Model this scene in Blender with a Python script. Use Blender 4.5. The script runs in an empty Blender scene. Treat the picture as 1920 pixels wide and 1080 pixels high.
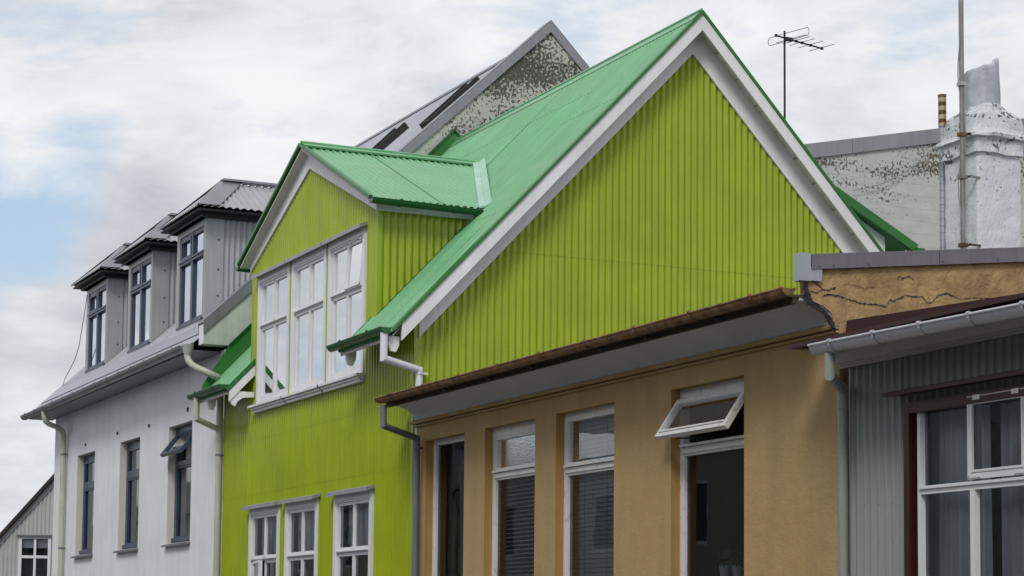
import bpy, math, random
from mathutils import Vector, Matrix, noise
random.seed(7)
sc = bpy.context.scene
col = sc.collection
R = math.radians
V = Vector

# ------------------------------------------------------------------ survey of the street (metres)
# camera solved from the photograph's vanishing points; helper turns a picture point into a point of a real plane
F, CY = 3898.46, 852.54
YAW, PIT, ROL = -1.13773168, 0.0850170909, 0.00925667620
EYE = V((0, 0, 1.6))
_fw = V((math.sin(YAW)*math.cos(PIT), math.cos(YAW)*math.cos(PIT), math.sin(PIT)))
_r = V((math.cos(YAW), -math.sin(YAW), 0)); _u = _r.cross(_fw)
CR = _r*math.cos(ROL) + _u*math.sin(ROL); CU = -_r*math.sin(ROL) + _u*math.cos(ROL)
def ray(px, py): return CR*((px-960)/F) + CU*(-(py-CY)/F) + _fw
def onY(px, py, Y=7.5): d = ray(px, py); return EYE + d*(Y/d.y)
def onX(px, py, X): d = ray(px, py); return EYE + d*(X/d.x)
def onP(px, py, p0, n):
    d = ray(px, py); n = V(n); return EYE + d*((V(p0)-EYE).dot(n)/d.dot(n))

YF = 7.5                       # common building line
XR, XL, XWL, XA, XG = -18.478, -24.709, -34.196, -11.2, -11.116
XO = XR + .235                 # verge of the green roof

# ------------------------------------------------------------------ objects
def setp(o, label=None, cat=None, group=None, kind=None):
    if label: o['label'] = label
    if cat: o['category'] = cat
    if group: o['group'] = group
    if kind: o['kind'] = kind
    return o
def thing(name, label, cat, loc, group=None):
    o = bpy.data.objects.new(name, None); o.empty_display_size = .2
    col.objects.link(o); o.location = loc
    return setp(o, label, cat, group)
def wloc(o):
    p = V(o.location) if not o.parent else V((0, 0, 0))
    return p
class MB:
    def __init__(s): s.v = []; s.f = []; s.sm = []
    def quad(s, a, b, c, d, sm=False):
        n = len(s.v); s.v += [tuple(a), tuple(b), tuple(c), tuple(d)]; s.f.append((n, n+1, n+2, n+3)); s.sm.append(sm)
    def tri(s, a, b, c):
        n = len(s.v); s.v += [tuple(a), tuple(b), tuple(c)]; s.f.append((n, n+1, n+2)); s.sm.append(False)
    def poly(s, pts):
        n = len(s.v); s.v += [tuple(p) for p in pts]; s.f.append(tuple(range(n, n+len(pts)))); s.sm.append(False)
    def hexa(s, p):            # 8 points: bottom 4 (ccw), top 4
        n = len(s.v); s.v += [tuple(q) for q in p]
        for f in ((0, 3, 2, 1), (4, 5, 6, 7), (0, 1, 5, 4), (1, 2, 6, 5), (2, 3, 7, 6), (3, 0, 4, 7)):
            s.f.append(tuple(n+i for i in f)); s.sm.append(False)
    def box(s, x0, x1, y0, y1, z0, z1):
        if x0 > x1: x0, x1 = x1, x0
        if y0 > y1: y0, y1 = y1, y0
        if z0 > z1: z0, z1 = z1, z0
        s.hexa([(x0, y0, z0), (x1, y0, z0), (x1, y1, z0), (x0, y1, z0), (x0, y0, z1), (x1, y0, z1), (x1, y1, z1), (x0, y1, z1)])
        return s
    def prism(s, pts, d):      # planar polygon extruded by vector d
        pts = [V(p) for p in pts]; d = V(d); n = len(pts)
        s.poly(pts); s.poly([p+d for p in reversed(pts)])
        for i in range(n):
            a, b = pts[i], pts[(i+1) % n]; s.quad(b, a, a+d, b+d)
        return s
    def beam(s, a, b, up, w, h):   # bar from a to b, width w sideways, h along up
        a, b = V(a), V(b); d = (b-a).normalized(); up = V(up); side = d.cross(up).normalized()*w/2; u = side.cross(d).normalized()*h/2
        s.hexa([a-side-u, a+side-u, b+side-u, b-side-u, a-side+u, a+side+u, b+side+u, b-side+u]); return s
    def tube(s, pts, r, n=12, cap=True, a0=0, a1=2*math.pi, up=(0, 0, 1), rs=None, sharp=False):
        pts = [V(p) for p in pts]; full = abs(a1-a0-2*math.pi) < 1e-6
        m = n if full else n+1
        rings = []
        d0 = (pts[1]-pts[0]).normalized(); u = V(up)
        if abs(d0.dot(u)) > .95: u = V((1, 0, 0)) if abs(d0.x) < .9 else V((0, 1, 0))
        side = d0.cross(u).normalized(); u = side.cross(d0)
        ring = [pts[0] + side*math.cos(a0+(a1-a0)*i/n)*r + u*math.sin(a0+(a1-a0)*i/n)*r for i in range(m)]
        rings.append(ring)
        for k in range(1, len(pts)):
            d = (pts[k]-pts[k-1]).normalized()
            dn = (pts[k+1]-pts[k]).normalized() if k < len(pts)-1 else d
            pn = (d+dn).normalized()
            ring = [q + d*((pts[k]-q).dot(pn)/d.dot(pn)) for q in rings[-1]]
            rings.append(ring)
        if rs:
            for k, rr in enumerate(rs): rings[k] = [pts[k]+(q-pts[k])*(rr/r) for q in rings[k]]
        base = len(s.v)
        if sharp: rings = [rings[0]]+[q for rg in rings[1:-1] for q in (rg, list(rg))]+[rings[-1]]
        for rg in rings: s.v += [tuple(q) for q in rg]
        for k in range(0, len(rings)-1, 2 if sharp else 1):
            for i in range(n):
                j = (i+1) % m if full else i+1
                a = base+k*m
                s.f.append((a+i, a+j, a+m+j, a+m+i)); s.sm.append(True)
        if cap:
            s.poly(list(reversed(rings[0]))); s.poly(rings[-1])
        return s
    def corr(s, O, U, Vv, N, u0, u1, vb, vt, pitch=.0763, amp=.009, seg=8, holes=(), lap=(), nails=(), nstep=2, smooth=True, trap=False):
        # corrugated sheet: O + u*U + v*V, wave along N
        O, U, Vv, N = V(O), V(U), V(Vv), V(N)
        if not callable(vb): b_ = vb; vb = lambda u: b_
        if not callable(vt): t_ = vt; vt = lambda u: t_
        du = pitch/seg; n = max(1, round((u1-u0)/du)); du = (u1-u0)/n
        def wv(u, v):
            ph = (u/pitch) % 1
            if trap: h = max(-1, min(1, 3.2*(abs(ph-.5)*4-1.35)))
            else: h = 2*abs(math.cos(math.pi*ph))**1.15-1
            return h*amp
        for i in range(n):
            a, b = u0+i*du, u0+(i+1)*du; m = (a+b)/2
            iv = [(None, None)]
            segs = [[vb(a), vb(b), vt(a), vt(b)]]
            cuts = sorted(h for h in holes if h[0] < m < h[1])
            parts = []
            lo = (vb(a), vb(b))
            for h in sorted(cuts, key=lambda h: h[2]):
                if h[2] > lo[0]: parts.append((lo, (h[2], h[2])))
                lo = (max(h[3], lo[0]), max(h[3], lo[1]))
            parts.append((lo, (vt(a), vt(b))))
            for (l, t) in parts:
                if (l[0]+l[1]) >= (t[0]+t[1])-1e-4: continue
                t = (max(t[0], l[0]), max(t[1], l[1]))
                ks = [k for k in lap if max(l) < k < min(t)]
                stops = [l]+[(k, k) for k in ks]+[t]
                for q in range(len(stops)-1):
                    z0, z1 = stops[q], stops[q+1]
                    o = .003*sum(1 for k in lap if k < (z0[0]+z1[0])/2)
                    s.quad(O+U*a+Vv*z0[0]+N*(wv(a, 0)+o), O+U*b+Vv*z0[1]+N*(wv(b, 0)+o), O+U*b+Vv*z1[1]+N*(wv(b, 0)+o), O+U*a+Vv*z1[0]+N*(wv(a, 0)+o), smooth)
        for vn in nails:
            k = math.ceil(u0/pitch)
            while k*pitch < u1-.01:
                u = k*pitch; v = (vn(u) if callable(vn) else vn)+random.uniform(-.006, .006)
                if u > u0+.01 and vb(u) < v < vt(u) and not any(h[0] < u < h[1] and h[2] < v < h[3] for h in holes):
                    o = .003*sum(1 for q in lap if q < v)
                    c = O+U*u+Vv*v+N*(amp+o); e = .006
                    t = c+N*.005
                    q = [c-U*e-Vv*e, c+U*e-Vv*e, c+U*e+Vv*e, c-U*e+Vv*e]
                    for i in range(4): s.tri(q[i], q[(i+1) % 4], t)
                k += nstep
        return s
    def build(s, name, mat, parent=None, top=None, merge=False, label=None):
        me = bpy.data.meshes.new(name)
        me.from_pydata(s.v, [], s.f); 
        me.polygons.foreach_set('use_smooth', s.sm)
        if merge:
            import bmesh
            bm = bmesh.new(); bm.from_mesh(me); bmesh.ops.remove_doubles(bm, verts=bm.verts, dist=.00015); bmesh.ops.recalc_face_normals(bm, faces=bm.faces); bm.to_mesh(me); bm.free()
        me.materials.append(M[mat] if isinstance(mat, str) else mat)
        me.update()
        o = bpy.data.objects.new(name, me); col.objects.link(o)
        if parent:
            o.parent = parent
            root = parent
            while root.parent: root = root.parent
            if parent is root: o.matrix_parent_inverse = Matrix.Translation(-V(root.location))
        if label: o['label'] = label
        return o

# ------------------------------------------------------------------ materials
M = {}
def nodes(name):
    m = bpy.data.materials.new(name); m.use_nodes = True
    nt = m.node_tree; b = nt.nodes['Principled BSDF']
    M[name] = m; return m, nt, b
def N(nt, t, **k):
    n = nt.nodes.new(t)
    for a, v in k.items(): setattr(n, a, v)
    return n
def noise_n(nt, scale, detail=4, rough=.55, stretch=None, dist=0):
    tc = N(nt, 'ShaderNodeTexCoord'); no = N(nt, 'ShaderNodeTexNoise')
    no.inputs['Scale'].default_value = scale; no.inputs['Detail'].default_value = detail; no.inputs['Roughness'].default_value = rough
    no.inputs['Distortion'].default_value = dist
    if stretch:
        mp = N(nt, 'ShaderNodeMapping'); mp.inputs['Scale'].default_value = stretch
        nt.links.new(tc.outputs['Object'], mp.inputs['Vector']); nt.links.new(mp.outputs['Vector'], no.inputs['Vector'])
    else: nt.links.new(tc.outputs['Object'], no.inputs['Vector'])
    return no.outputs['Fac']
def ramp(nt, fac, stops):
    r = N(nt, 'ShaderNodeValToRGB'); e = r.color_ramp.elements
    while len(e) < len(stops): e.new(.5)
    for el, (p, c) in zip(e, stops):
        el.position = p; el.color = (c, c, c, 1) if not isinstance(c, tuple) else (*c, 1)
    nt.links.new(fac, r.inputs['Fac']); return r.outputs['Color']
def mix(nt, fac, a, b, blend='MIX'):
    n = N(nt, 'ShaderNodeMix', data_type='RGBA', blend_type=blend)
    for k_, v in ((0, fac), (6, a), (7, b)):
        s_ = n.inputs[k_]
        if hasattr(v, 'is_linked'): nt.links.new(v, s_)
        elif k_ == 0: s_.default_value = v
        else: s_.default_value = (*v, 1) if isinstance(v, tuple) else (v, v, v, 1)
    return n.outputs[2]
def mul(nt, a, b):
    n = N(nt, 'ShaderNodeMath', operation='MULTIPLY')
    for s_, v in ((n.inputs[0], a), (n.inputs[1], b)):
        if isinstance(v, (int, float)): s_.default_value = v
        else: nt.links.new(v, s_)
    return n.outputs[0]
def bump(nt, b, fac, strength, dist=.01, prev=None):
    n = N(nt, 'ShaderNodeBump'); n.inputs['Strength'].default_value = strength; n.inputs['Distance'].default_value = dist
    nt.links.new(fac, n.inputs['Height'])
    if prev: nt.links.new(prev, n.inputs['Normal'])
    nt.links.new(n.outputs['Normal'], b.inputs['Normal']); return n.outputs['Normal']
def paint(name, c, rough=.45, var=.12, streak=.12, bmp=.08, metal=0, dirt=None, dirtamt=.0, dscale=2.2, stretch=(14, 14, .7), spec=.4, bscale=90):
    m, nt, b = nodes(name)
    c2 = tuple(x*(1-var) for x in c); c3 = tuple(min(1, x*(1+var*.6)) for x in c)
    a = mix(nt, ramp(nt, noise_n(nt, 1.7, 5, .6), [(.3, 0.), (.7, 1.)]), c2, c3)
    if streak:
        s_ = ramp(nt, noise_n(nt, 1.6, 5, .6, stretch), [(.38, 1.), (.72, 1.-streak)])
        a = mix(nt, 1.0, a, s_, 'MULTIPLY')
    if dirt:
        d = ramp(nt, noise_n(nt, dscale, 8, .68), [(.52-dirtamt*.3, 0.), (.75-dirtamt*.3, dirtamt)])
        a = mix(nt, d, a, dirt)
    nt.links.new(a, b.inputs['Base Color'])
    b.inputs['Roughness'].default_value = rough; b.inputs['Metallic'].default_value = metal
    b.inputs['Specular IOR Level'].default_value = spec
    if bmp: bump(nt, b, noise_n(nt, bscale, 4, .6), bmp, .004)
    return m
paint('lime', (.31, .40, .008), .24, .10, .14, .02, dirt=(.20, .25, .02), dirtamt=.22, spec=.55)
paint('green_roof', (.14, .40, .18), .24, .10, .14, .03, stretch=(10, .5, .5), dirt=(.22, .38, .26), dirtamt=.35, spec=.75)
paint('green_trim', (.030, .165, .035), .35, .10, .1, .03)
paint('green_gutter', (.018, .12, .030), .32, .12, .12, .03)
paint('mint_flash', (.40, .62, .49), .5, .14, .1, .05, dirt=(.25, .45, .33), dirtamt=.5)
paint('white_trim', (.80, .80, .81), .5, .05, .10, .05, dirt=(.45, .44, .42), dirtamt=.25)
paint('white_window', (.74, .74, .77), .4, .05, .08, .04, dirt=(.5, .49, .47), dirtamt=.2)
paint('soffit', (.72, .72, .66), .6, .08, .05, .05, dirt=(.38, .38, .33), dirtamt=.4)
paint('grey_flash', (.36, .36, .40), .4, .12, .15, .04, metal=.35)
paint('plaster_white', (.79, .80, .84), .85, .05, .10, .35, bscale=55, dirt=(.62, .61, .61), dirtamt=.3, stretch=(4, 4, .35))
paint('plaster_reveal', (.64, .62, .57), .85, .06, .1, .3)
paint('plaster_aged', (.52, .56, .50), .85, .08, .1, .35, dirt=(.33, .36, .3), dirtamt=.4, dscale=5)
paint('zinc', (.30, .305, .33), .38, .14, .14, .05, metal=.6)
paint('zinc_light', (.42, .43, .48), .42, .10, .1, .05, metal=.45)
paint('zinc_dark', (.20, .19, .215), .45, .12, .15, .05, metal=.4)
paint('grey_corr', (.39, .405, .42), .45, .08, .14, .05, metal=.25)
paint('roof_lilac', (.42, .43, .48), .5, .12, .15, .05, metal=.2, dirt=(.25, .26, .28), dirtamt=.3)
paint('blackish', (.012, .012, .014), .5, .1, 0, .05)
paint('rubber_dark', (.02, .018, .02), .6, .2, 0, .2)
paint('blue_frame', (.035, .055, .095), .35, .12, .1, .04)
paint('pipe_cream', (.52, .53, .46), .35, .07, .25, .03, dirt=(.3, .29, .2), dirtamt=.35, stretch=(20, 20, 1.2))
paint('pipe_white', (.70, .72, .76), .35, .05, .1, .03)
paint('pipe_grey', (.14, .155, .19), .45, .1, .2, .05, dirt=(.25, .2, .16), dirtamt=.3)
paint('pipe_sage', (.27, .30, .27), .35, .06, .15, .03)
paint('sage_corr', (.275, .295, .282), .42, .06, .12, .04)
paint('maroon', (.040, .008, .008), .4, .15, .1, .05)
paint('maroon_roof', (.036, .005, .005), .45, .15, .15, .05)
paint('gutter_silver', (.55, .56, .60), .3, .08, .12, .03, metal=.35)
paint('light_board', (.50, .49, .48), .55, .06, .12, .06)
paint('cove_grey', (.56, .57, .60), .7, .06, .05, .03, dirt=(.35, .35, .33), dirtamt=.3, stretch=(3, 3, .6))
paint('brown_board', (.085, .06, .03), .8, .3, .3, .2)
paint('room_dark', (.16, .165, .16), .8, .2, 0, 0)
paint('room_pale', (.36, .37, .38), .8, .1, 0, 0)
paint('curtain_white', (.72, .73, .76), .85, .06, .06, 0)
paint('curtain_grey', (.80, .82, .86), .85, .2, .2, .1)
paint('blind_blue', (.66, .78, .83), .5, .06, .05, 0)
paint('blind_grey', (.66, .68, .68), .5, .1, .05, 0)
paint('asphalt', (.07, .07, .072), .9, .15, 0, .5)
paint('paving', (.22, .21, .20), .85, .15, 0, .4)
paint('soil', (.10, .11, .06), .95, .2, 0, .3)
paint('timber_black', (.03, .024, .022), .7, .3, .3, .2)
paint('bat_white', (.46, .47, .46), .55, .08, .15, .05)
paint('opp_grey', (.45, .46, .47), .8, .1, .15, .2)
paint('opp_brown', (.40, .37, .32), .8, .1, .15, .2)
paint('opp_roof', (.06, .06, .07), .6, .1, .15, .2)
paint('pot_blue', (.38, .46, .52), .5, .05, 0, 0)
paint('leaf', (.07, .12, .03), .6, .35, 0, .1)
paint('leaf_pale', (.20, .23, .14), .6, .35, 0, .1)
paint('pot_grey', (.50, .53, .60), .8, .15, .1, .5, dirt=(.12, .12, .12), dirtamt=.35, dscale=6)
paint('cable', (.25, .26, .28), .6, .1, 0, 0)
paint('galv_pole', (.34, .34, .35), .45, .15, .3, .06, metal=.3, dirt=(.16, .13, .11), dirtamt=.6)

def special():
    # ochre render with fine pits, trowel marks and stains
    m, nt, b = nodes('ochre')
    a = mix(nt, ramp(nt, noise_n(nt, 1.1, 6, .6), [(.3, 0.), (.7, 1.)]), (.38, .262, .125), (.45, .32, .16))
    pits = ramp(nt, noise_n(nt, 42, 3, .5), [(.24, 1.), (.31, 0.)])
    a = mix(nt, mul(nt, pits, .7), a, (.12, .07, .03))
    st = ramp(nt, noise_n(nt, 1.2, 5, .6, (3, 3, .5)), [(.46, 0.), (.78, .6)])
    a = mix(nt, st, a, (.28, .20, .105))
    nt.links.new(a, b.inputs['Base Color']); b.inputs['Roughness'].default_value = .9; b.inputs['Specular IOR Level'].default_value = .2
    p = bump(nt, b, noise_n(nt, 60, 5, .6), .6, .006)
    bump(nt, b, noise_n(nt, 9, 4, .6), .45, .02, p)
    m, nt, b = nodes('ochre_rough')
    a = mix(nt, ramp(nt, noise_n(nt, 6, 7, .65), [(.35, 0.), (.68, 1.)]), (.27, .17, .08), (.50, .34, .16))
    nt.links.new(a, b.inputs['Base Color']); b.inputs['Roughness'].default_value = .92
    p = bump(nt, b, noise_n(nt, 26, 6, .65), .8, .012)
    bump(nt, b, noise_n(nt, 7, 4, .6, None, .8), .6, .03, p)
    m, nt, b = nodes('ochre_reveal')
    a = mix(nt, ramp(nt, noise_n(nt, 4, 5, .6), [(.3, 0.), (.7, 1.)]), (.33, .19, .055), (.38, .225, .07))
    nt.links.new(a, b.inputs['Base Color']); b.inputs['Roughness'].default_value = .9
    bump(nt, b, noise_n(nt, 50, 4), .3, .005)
    # peeling white paint
    m, nt, b = nodes('peeling')
    d = ramp(nt, noise_n(nt, 11, 8, .7), [(.56, 0.), (.62, 1.)])
    a = mix(nt, mul(nt, d, .35), (.66, .66, .66), (.30, .29, .27))
    d2 = ramp(nt, noise_n(nt, 23, 6, .7), [(.68, 0.), (.72, 1.)])
    a = mix(nt, d2, a, (.12, .08, .05))
    nt.links.new(a, b.inputs['Base Color']); b.inputs['Roughness'].default_value = .6
    bump(nt, b, d, .4, .004)
    # rust
    m, nt, b = nodes('rust')
    a = mix(nt, ramp(nt, noise_n(nt, 8, 8, .7), [(.35, 0.), (.62, 1.)]), (.085, .038, .016), (.30, .175, .075))
    d2 = ramp(nt, noise_n(nt, 3, 6, .7), [(.55, 0.), (.72, .5)])
    a = mix(nt, d2, a, (.24, .16, .09))
    nt.links.new(a, b.inputs['Base Color']); b.inputs['Roughness'].default_value = .75
    bump(nt, b, noise_n(nt, 45, 6, .7), .6, .006)
    # flaking paint over dark lichen, in drifting horizontal bands
    def lichen(name, base, dark, thr, band, bs=(1, .9, 2.4), off=0, rgh=0):
        m, nt, b = nodes(name)
        tc = N(nt, 'ShaderNodeTexCoord'); mp = N(nt, 'ShaderNodeMapping')
        mp.inputs['Scale'].default_value = bs; mp.inputs['Location'].default_value = (off, off*.7, off*.3)
        nt.links.new(tc.outputs['Object'], mp.inputs['Vector'])
        big = N(nt, 'ShaderNodeTexNoise'); big.inputs['Scale'].default_value = 1.0; big.inputs['Detail'].default_value = 3
        nt.links.new(mp.outputs['Vector'], big.inputs['Vector'])
        sep = N(nt, 'ShaderNodeSeparateXYZ'); nt.links.new(tc.outputs['Object'], sep.inputs[0])
        zr = N(nt, 'ShaderNodeMapRange'); zr.inputs['From Min'].default_value = band[0]; zr.inputs['From Max'].default_value = band[1]
        nt.links.new(sep.outputs['Z'], zr.inputs['Value'])
        fine = noise_n(nt, 24, 5, .62)
        ad = N(nt, 'ShaderNodeMath', operation='ADD'); nt.links.new(mul(nt, big.outputs['Fac'], .62), ad.inputs[0]); nt.links.new(fine, ad.inputs[1])
        ad2 = N(nt, 'ShaderNodeMath', operation='ADD'); nt.links.new(ad.outputs[0], ad2.inputs[0]); nt.links.new(mul(nt, zr.outputs[0], .22), ad2.inputs[1])
        fac = ramp(nt, mul(nt, ad2.outputs[0], .5), [(thr, 0.), (thr+.018, 1.)])
        basec = mix(nt, ramp(nt, noise_n(nt, 3, 6, .6, (1, 1, 3)), [(.3, 0.), (.7, 1.)]), base, tuple(x*.82 for x in base))
        dk = mix(nt, ramp(nt, noise_n(nt, 30, 3), [(.4, 0.), (.6, 1.)]), dark, tuple(x*3 for x in dark))
        nt.links.new(mix(nt, mul(nt, fac, .93), basec, dk), b.inputs['Base Color'])
        b.inputs['Roughness'].default_value = .9
        p_ = bump(nt, b, fac, .5, .008)
        if rgh: bump(nt, b, noise_n(nt, 38, 6, .7), rgh, .012, p_)
    lichen('lichen_wall', (.49, .51, .46), (.030, .028, .022), .478, (7.3, 9.2), off=3.1)
    lichen('board_wall', (.54, .545, .54), (.05, .040, .030), .515, (6.8, 8.3), (1, 1.1, 5.5), off=1.3)
    lichen('whitewash', (.68, .70, .75), (.045, .042, .045), .515, (5.5, 7.4), (2.2, 2.2, 6), off=5, rgh=.7)
    # flaked whitewash crown
    lichen('crown_wash', (.62, .64, .67), (.035, .035, .032), .50, (6.6, 7.4), (3, 3, 7), off=9, rgh=.9)
    # glass
    def glass(name, ior, tint, rough=.01, wav=.008, wscale=3.0, fixed=None):
        m, nt, b = nodes(name); nt.nodes.remove(b)
        out = nt.nodes['Material Output']
        fr = N(nt, 'ShaderNodeFresnel'); fr.inputs['IOR'].default_value = ior
        tr = N(nt, 'ShaderNodeBsdfTransparent'); tr.inputs['Color'].default_value = (*tint, 1)
        gl = N(nt, 'ShaderNodeBsdfGlossy'); gl.inputs['Roughness'].default_value = rough; gl.inputs['Color'].default_value = (.95, .97, 1, 1)
        bn = N(nt, 'ShaderNodeBump'); bn.inputs['Strength'].default_value = wav; bn.inputs['Distance'].default_value = .05
        nt.links.new(noise_n(nt, wscale, 2, .5), bn.inputs['Height']); nt.links.new(bn.outputs['Normal'], gl.inputs['Normal'])
        mx = N(nt, 'ShaderNodeMixShader'); (nt.links.new(fr.outputs[0], mx.inputs[0]) if fixed is None else setattr(mx.inputs[0], 'default_value', fixed)); nt.links.new(tr.outputs[0], mx.inputs[1]); nt.links.new(gl.outputs[0], mx.inputs[2])
        nt.links.new(mx.outputs[0], out.inputs['Surface'])
    glass('glass', 1.8, (.75, .78, .8))
    glass('glass_bright', 1.5, (.9, .93, .95), wav=.012, fixed=.80)
    glass('glass_dark', 1.5, (.86, .88, .9))
    glass('glass_mid', 1.5, (.8, .83, .85), fixed=.55)
    glass('frosted', 1.5, (.9, .9, .85), rough=.12, wav=.05, wscale=70, fixed=.85)
    # sheer net curtain
    m, nt, b = nodes('net')
    b.inputs['Base Color'].default_value = (.50, .50, .52, 1); b.inputs['Roughness'].default_value = .9
    b.inputs['Alpha'].default_value = .45
    # spiral flue
    m, nt, b = nodes('flue_rust')
    tc = N(nt, 'ShaderNodeTexCoord'); wv = N(nt, 'ShaderNodeTexWave', bands_direction='Z'); wv.inputs['Scale'].default_value = 3.4; wv.inputs['Distortion'].default_value = .6
    nt.links.new(tc.outputs['Object'], wv.inputs['Vector'])
    a = mix(nt, ramp(nt, wv.outputs['Fac'], [(.3, 0.), (.7, 1.)]), (.10, .05, .02), (.42, .36, .24))
    nt.links.new(a, b.inputs['Base Color']); b.inputs['Roughness'].default_value = .5; b.inputs['Metallic'].default_value = .3
special()

# ------------------------------------------------------------------ small shared builders
def half_gutter(parent, a, b, r, mat, name='gutter', clips=0, clipmat=None, step=None, lipr=.008):
    a, b = V(a), V(b); d = (b-a).normalized()
    g = MB()
    g.tube([a, b], r, 14, False, math.pi, 2*math.pi)
    g.tube([a, b], r-.005, 14, False, math.pi, 2*math.pi)
    side = d.cross(V((0, 0, 1))).normalized()
    for s_ in (-1, 1): g.tube([a+side*s_*r, b+side*s_*r], lipr, 8)
    for p, q in ((a, -1), (b, 1)):   # end caps
        ring = [p + side*math.cos(math.pi+math.pi*i/14)*r*.99 + V((0, 0, 1))*math.sin(math.pi+math.pi*i/14)*r*.99 for i in range(15)]
        g.prism(ring, d*(-q*.006))
    o = g.build(name, mat, parent)
    if clips:
        L = (b-a).length
        for i in range(clips):
            t = (i+.5)/clips; p = a+(b-a)*t
            c = MB(); c.tube([p-d*.013, p+d*.013], r+.006, 14, False, math.pi*.98, 2*math.pi*1.02)
            c.tube([p-d*.013+side*r*1.0+V((0,0,.006)), p+d*.013+side*r+V((0,0,.006))], .012, 8)
            c.tube([p-d*.013-side*r*1.0+V((0,0,.006)), p+d*.013-side*r+V((0,0,.006))], .012, 8)
            c.build('gutter_clip', clipmat or mat, o)
    return o
def pipe(parent, pts, r, mat, clamps=(), name='downpipe', joints=()):
    o = MB().tube(pts, r, 18, sharp=len(pts) < 6).build(name, mat, parent)
    for p in joints:
        p = V(p); MB().tube([p-V((0, 0, .03)), p+V((0, 0, .03))], r+.004, 18).build('pipe_sleeve', mat, o)
    for p in clamps:
        p = V(p); c = MB(); c.tube([p-V((0, 0, .012)), p+V((0, 0, .012))], r+.005, 18)
        c.box(p.x-.006, p.x+.006, p.y, p.y+.09, p.z-.01, p.z+.01); c.box(p.x+r, p.x+r+.03, p.y-.006, p.y+.006, p.z-.012, p.z+.012)
        c.build('pipe_clamp', 'pipe_grey' if mat != 'pipe_white' else 'pipe_white', o)
    return o
def frame_box(mb, x0, x1, z0, z1, y0, y1, w, wb=None, wt=None):
    wb = w if wb is None else wb; wt = w if wt is None else wt
    mb.box(x0, x0+w, y0, y1, z0, z1); mb.box(x1-w, x1, y0, y1, z0, z1)
    mb.box(x0+w, x1-w, y0+.0015, y1, z0, z0+wb); mb.box(x0+w, x1-w, y0+.0015, y1, z1-wt, z1)
def room(parent, x0, x1, z0, z1, y0, depth, mat='room_dark'):
    m = MB(); y1 = y0+depth
    m.quad((x0, y1, z0), (x1, y1, z0), (x1, y1, z1), (x0, y1, z1))
    m.quad((x0, y0, z0), (x0, y1, z0), (x0, y1, z1), (x0, y0, z1)); m.quad((x1, y1, z0), (x1, y0, z0), (x1, y0, z1), (x1, y1, z1))
    m.quad((x0, y0, z0), (x1, y0, z0), (x1, y1, z0), (x0, y1, z0)); m.quad((x0, y1, z1), (x1, y1, z1), (x1, y0, z1), (x0, y0, z1))
    return m.build('window_niche', mat, parent)
def wall_holes(mb, x0, x1, z0, z1, y, holes, depth, jm=None):
    xs = sorted({x0, x1, *[h[0] for h in holes], *[h[1] for h in holes]}); zs = sorted({z0, z1, *[h[2] for h in holes], *[h[3] for h in holes]})
    for i in range(len(xs)-1):
        for k in range(len(zs)-1):
            cx, cz = (xs[i]+xs[i+1])/2, (zs[k]+zs[k+1])/2
            if any(h[0] < cx < h[1] and h[2] < cz < h[3] for h in holes): continue
            mb.quad((xs[i], y, zs[k]), (xs[i+1], y, zs[k]), (xs[i+1], y, zs[k+1]), (xs[i], y, zs[k+1]))
    j = jm or mb
    for h in holes:
        a, b, c, d = h[:4]; y1 = y+depth
        j.quad((a, y, c), (a, y, d), (a, y1, d), (a, y1, c)); j.quad((b, y, c), (b, y1, c), (b, y1, d), (b, y, d))
        j.quad((a, y, d), (b, y, d), (b, y1, d), (a, y1, d)); j.quad((a, y, c), (a, y1, c), (b, y1, c), (b, y, c))
def curtain(name, x0, x1, z0, z1, y, mat, label, cat, group=None, folds=7, amp=.02, kind=None, hem=None):
    m = MB(); n = folds*8; ph = random.random()*6
    pts = []
    for i in range(n+1):
        t = i/n; x = x0+(x1-x0)*t
        w = amp*(math.sin(ph+t*folds*2*math.pi)+.4*math.sin(ph*2+t*folds*3.7*math.pi))
        zb = z0 if not hem else z0+hem*math.sin(math.pi*((t*2) % 1))
        pts.append((x, y+w, zb))
    for i in range(n):
        a, b = pts[i], pts[i+1]
        m.quad(a, b, (b[0], b[1]*.5+y*.5, z1), (a[0], a[1]*.5+y*.5, z1), True)
    o = m.build(name, mat, merge=True); return setp(o, label, cat, group)

# ------------------------------------------------------------------ setting
def setting():
    g = MB()
    g.quad((-400, -400, 0), (400, -400, 0), (400, 400, 0), (-400, 400, 0)); setp(g.build('ground', 'soil'), kind='structure')
    g = MB(); g.quad((-200, -.3, .004), (120, -.3, .004), (120, 5.4, .004), (-200, 5.4, .004)); setp(g.build('road', 'asphalt'), kind='structure')
    g = MB(); g.box(-200, 120, 5.4, 7.5, 0, .13); setp(g.build('pavement', 'paving'), kind='structure')
    g = MB(); g.box(-200, 120, -2.5, -.3, 0, .13); setp(g.build('pavement', 'paving'), kind='structure')
setting()

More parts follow.
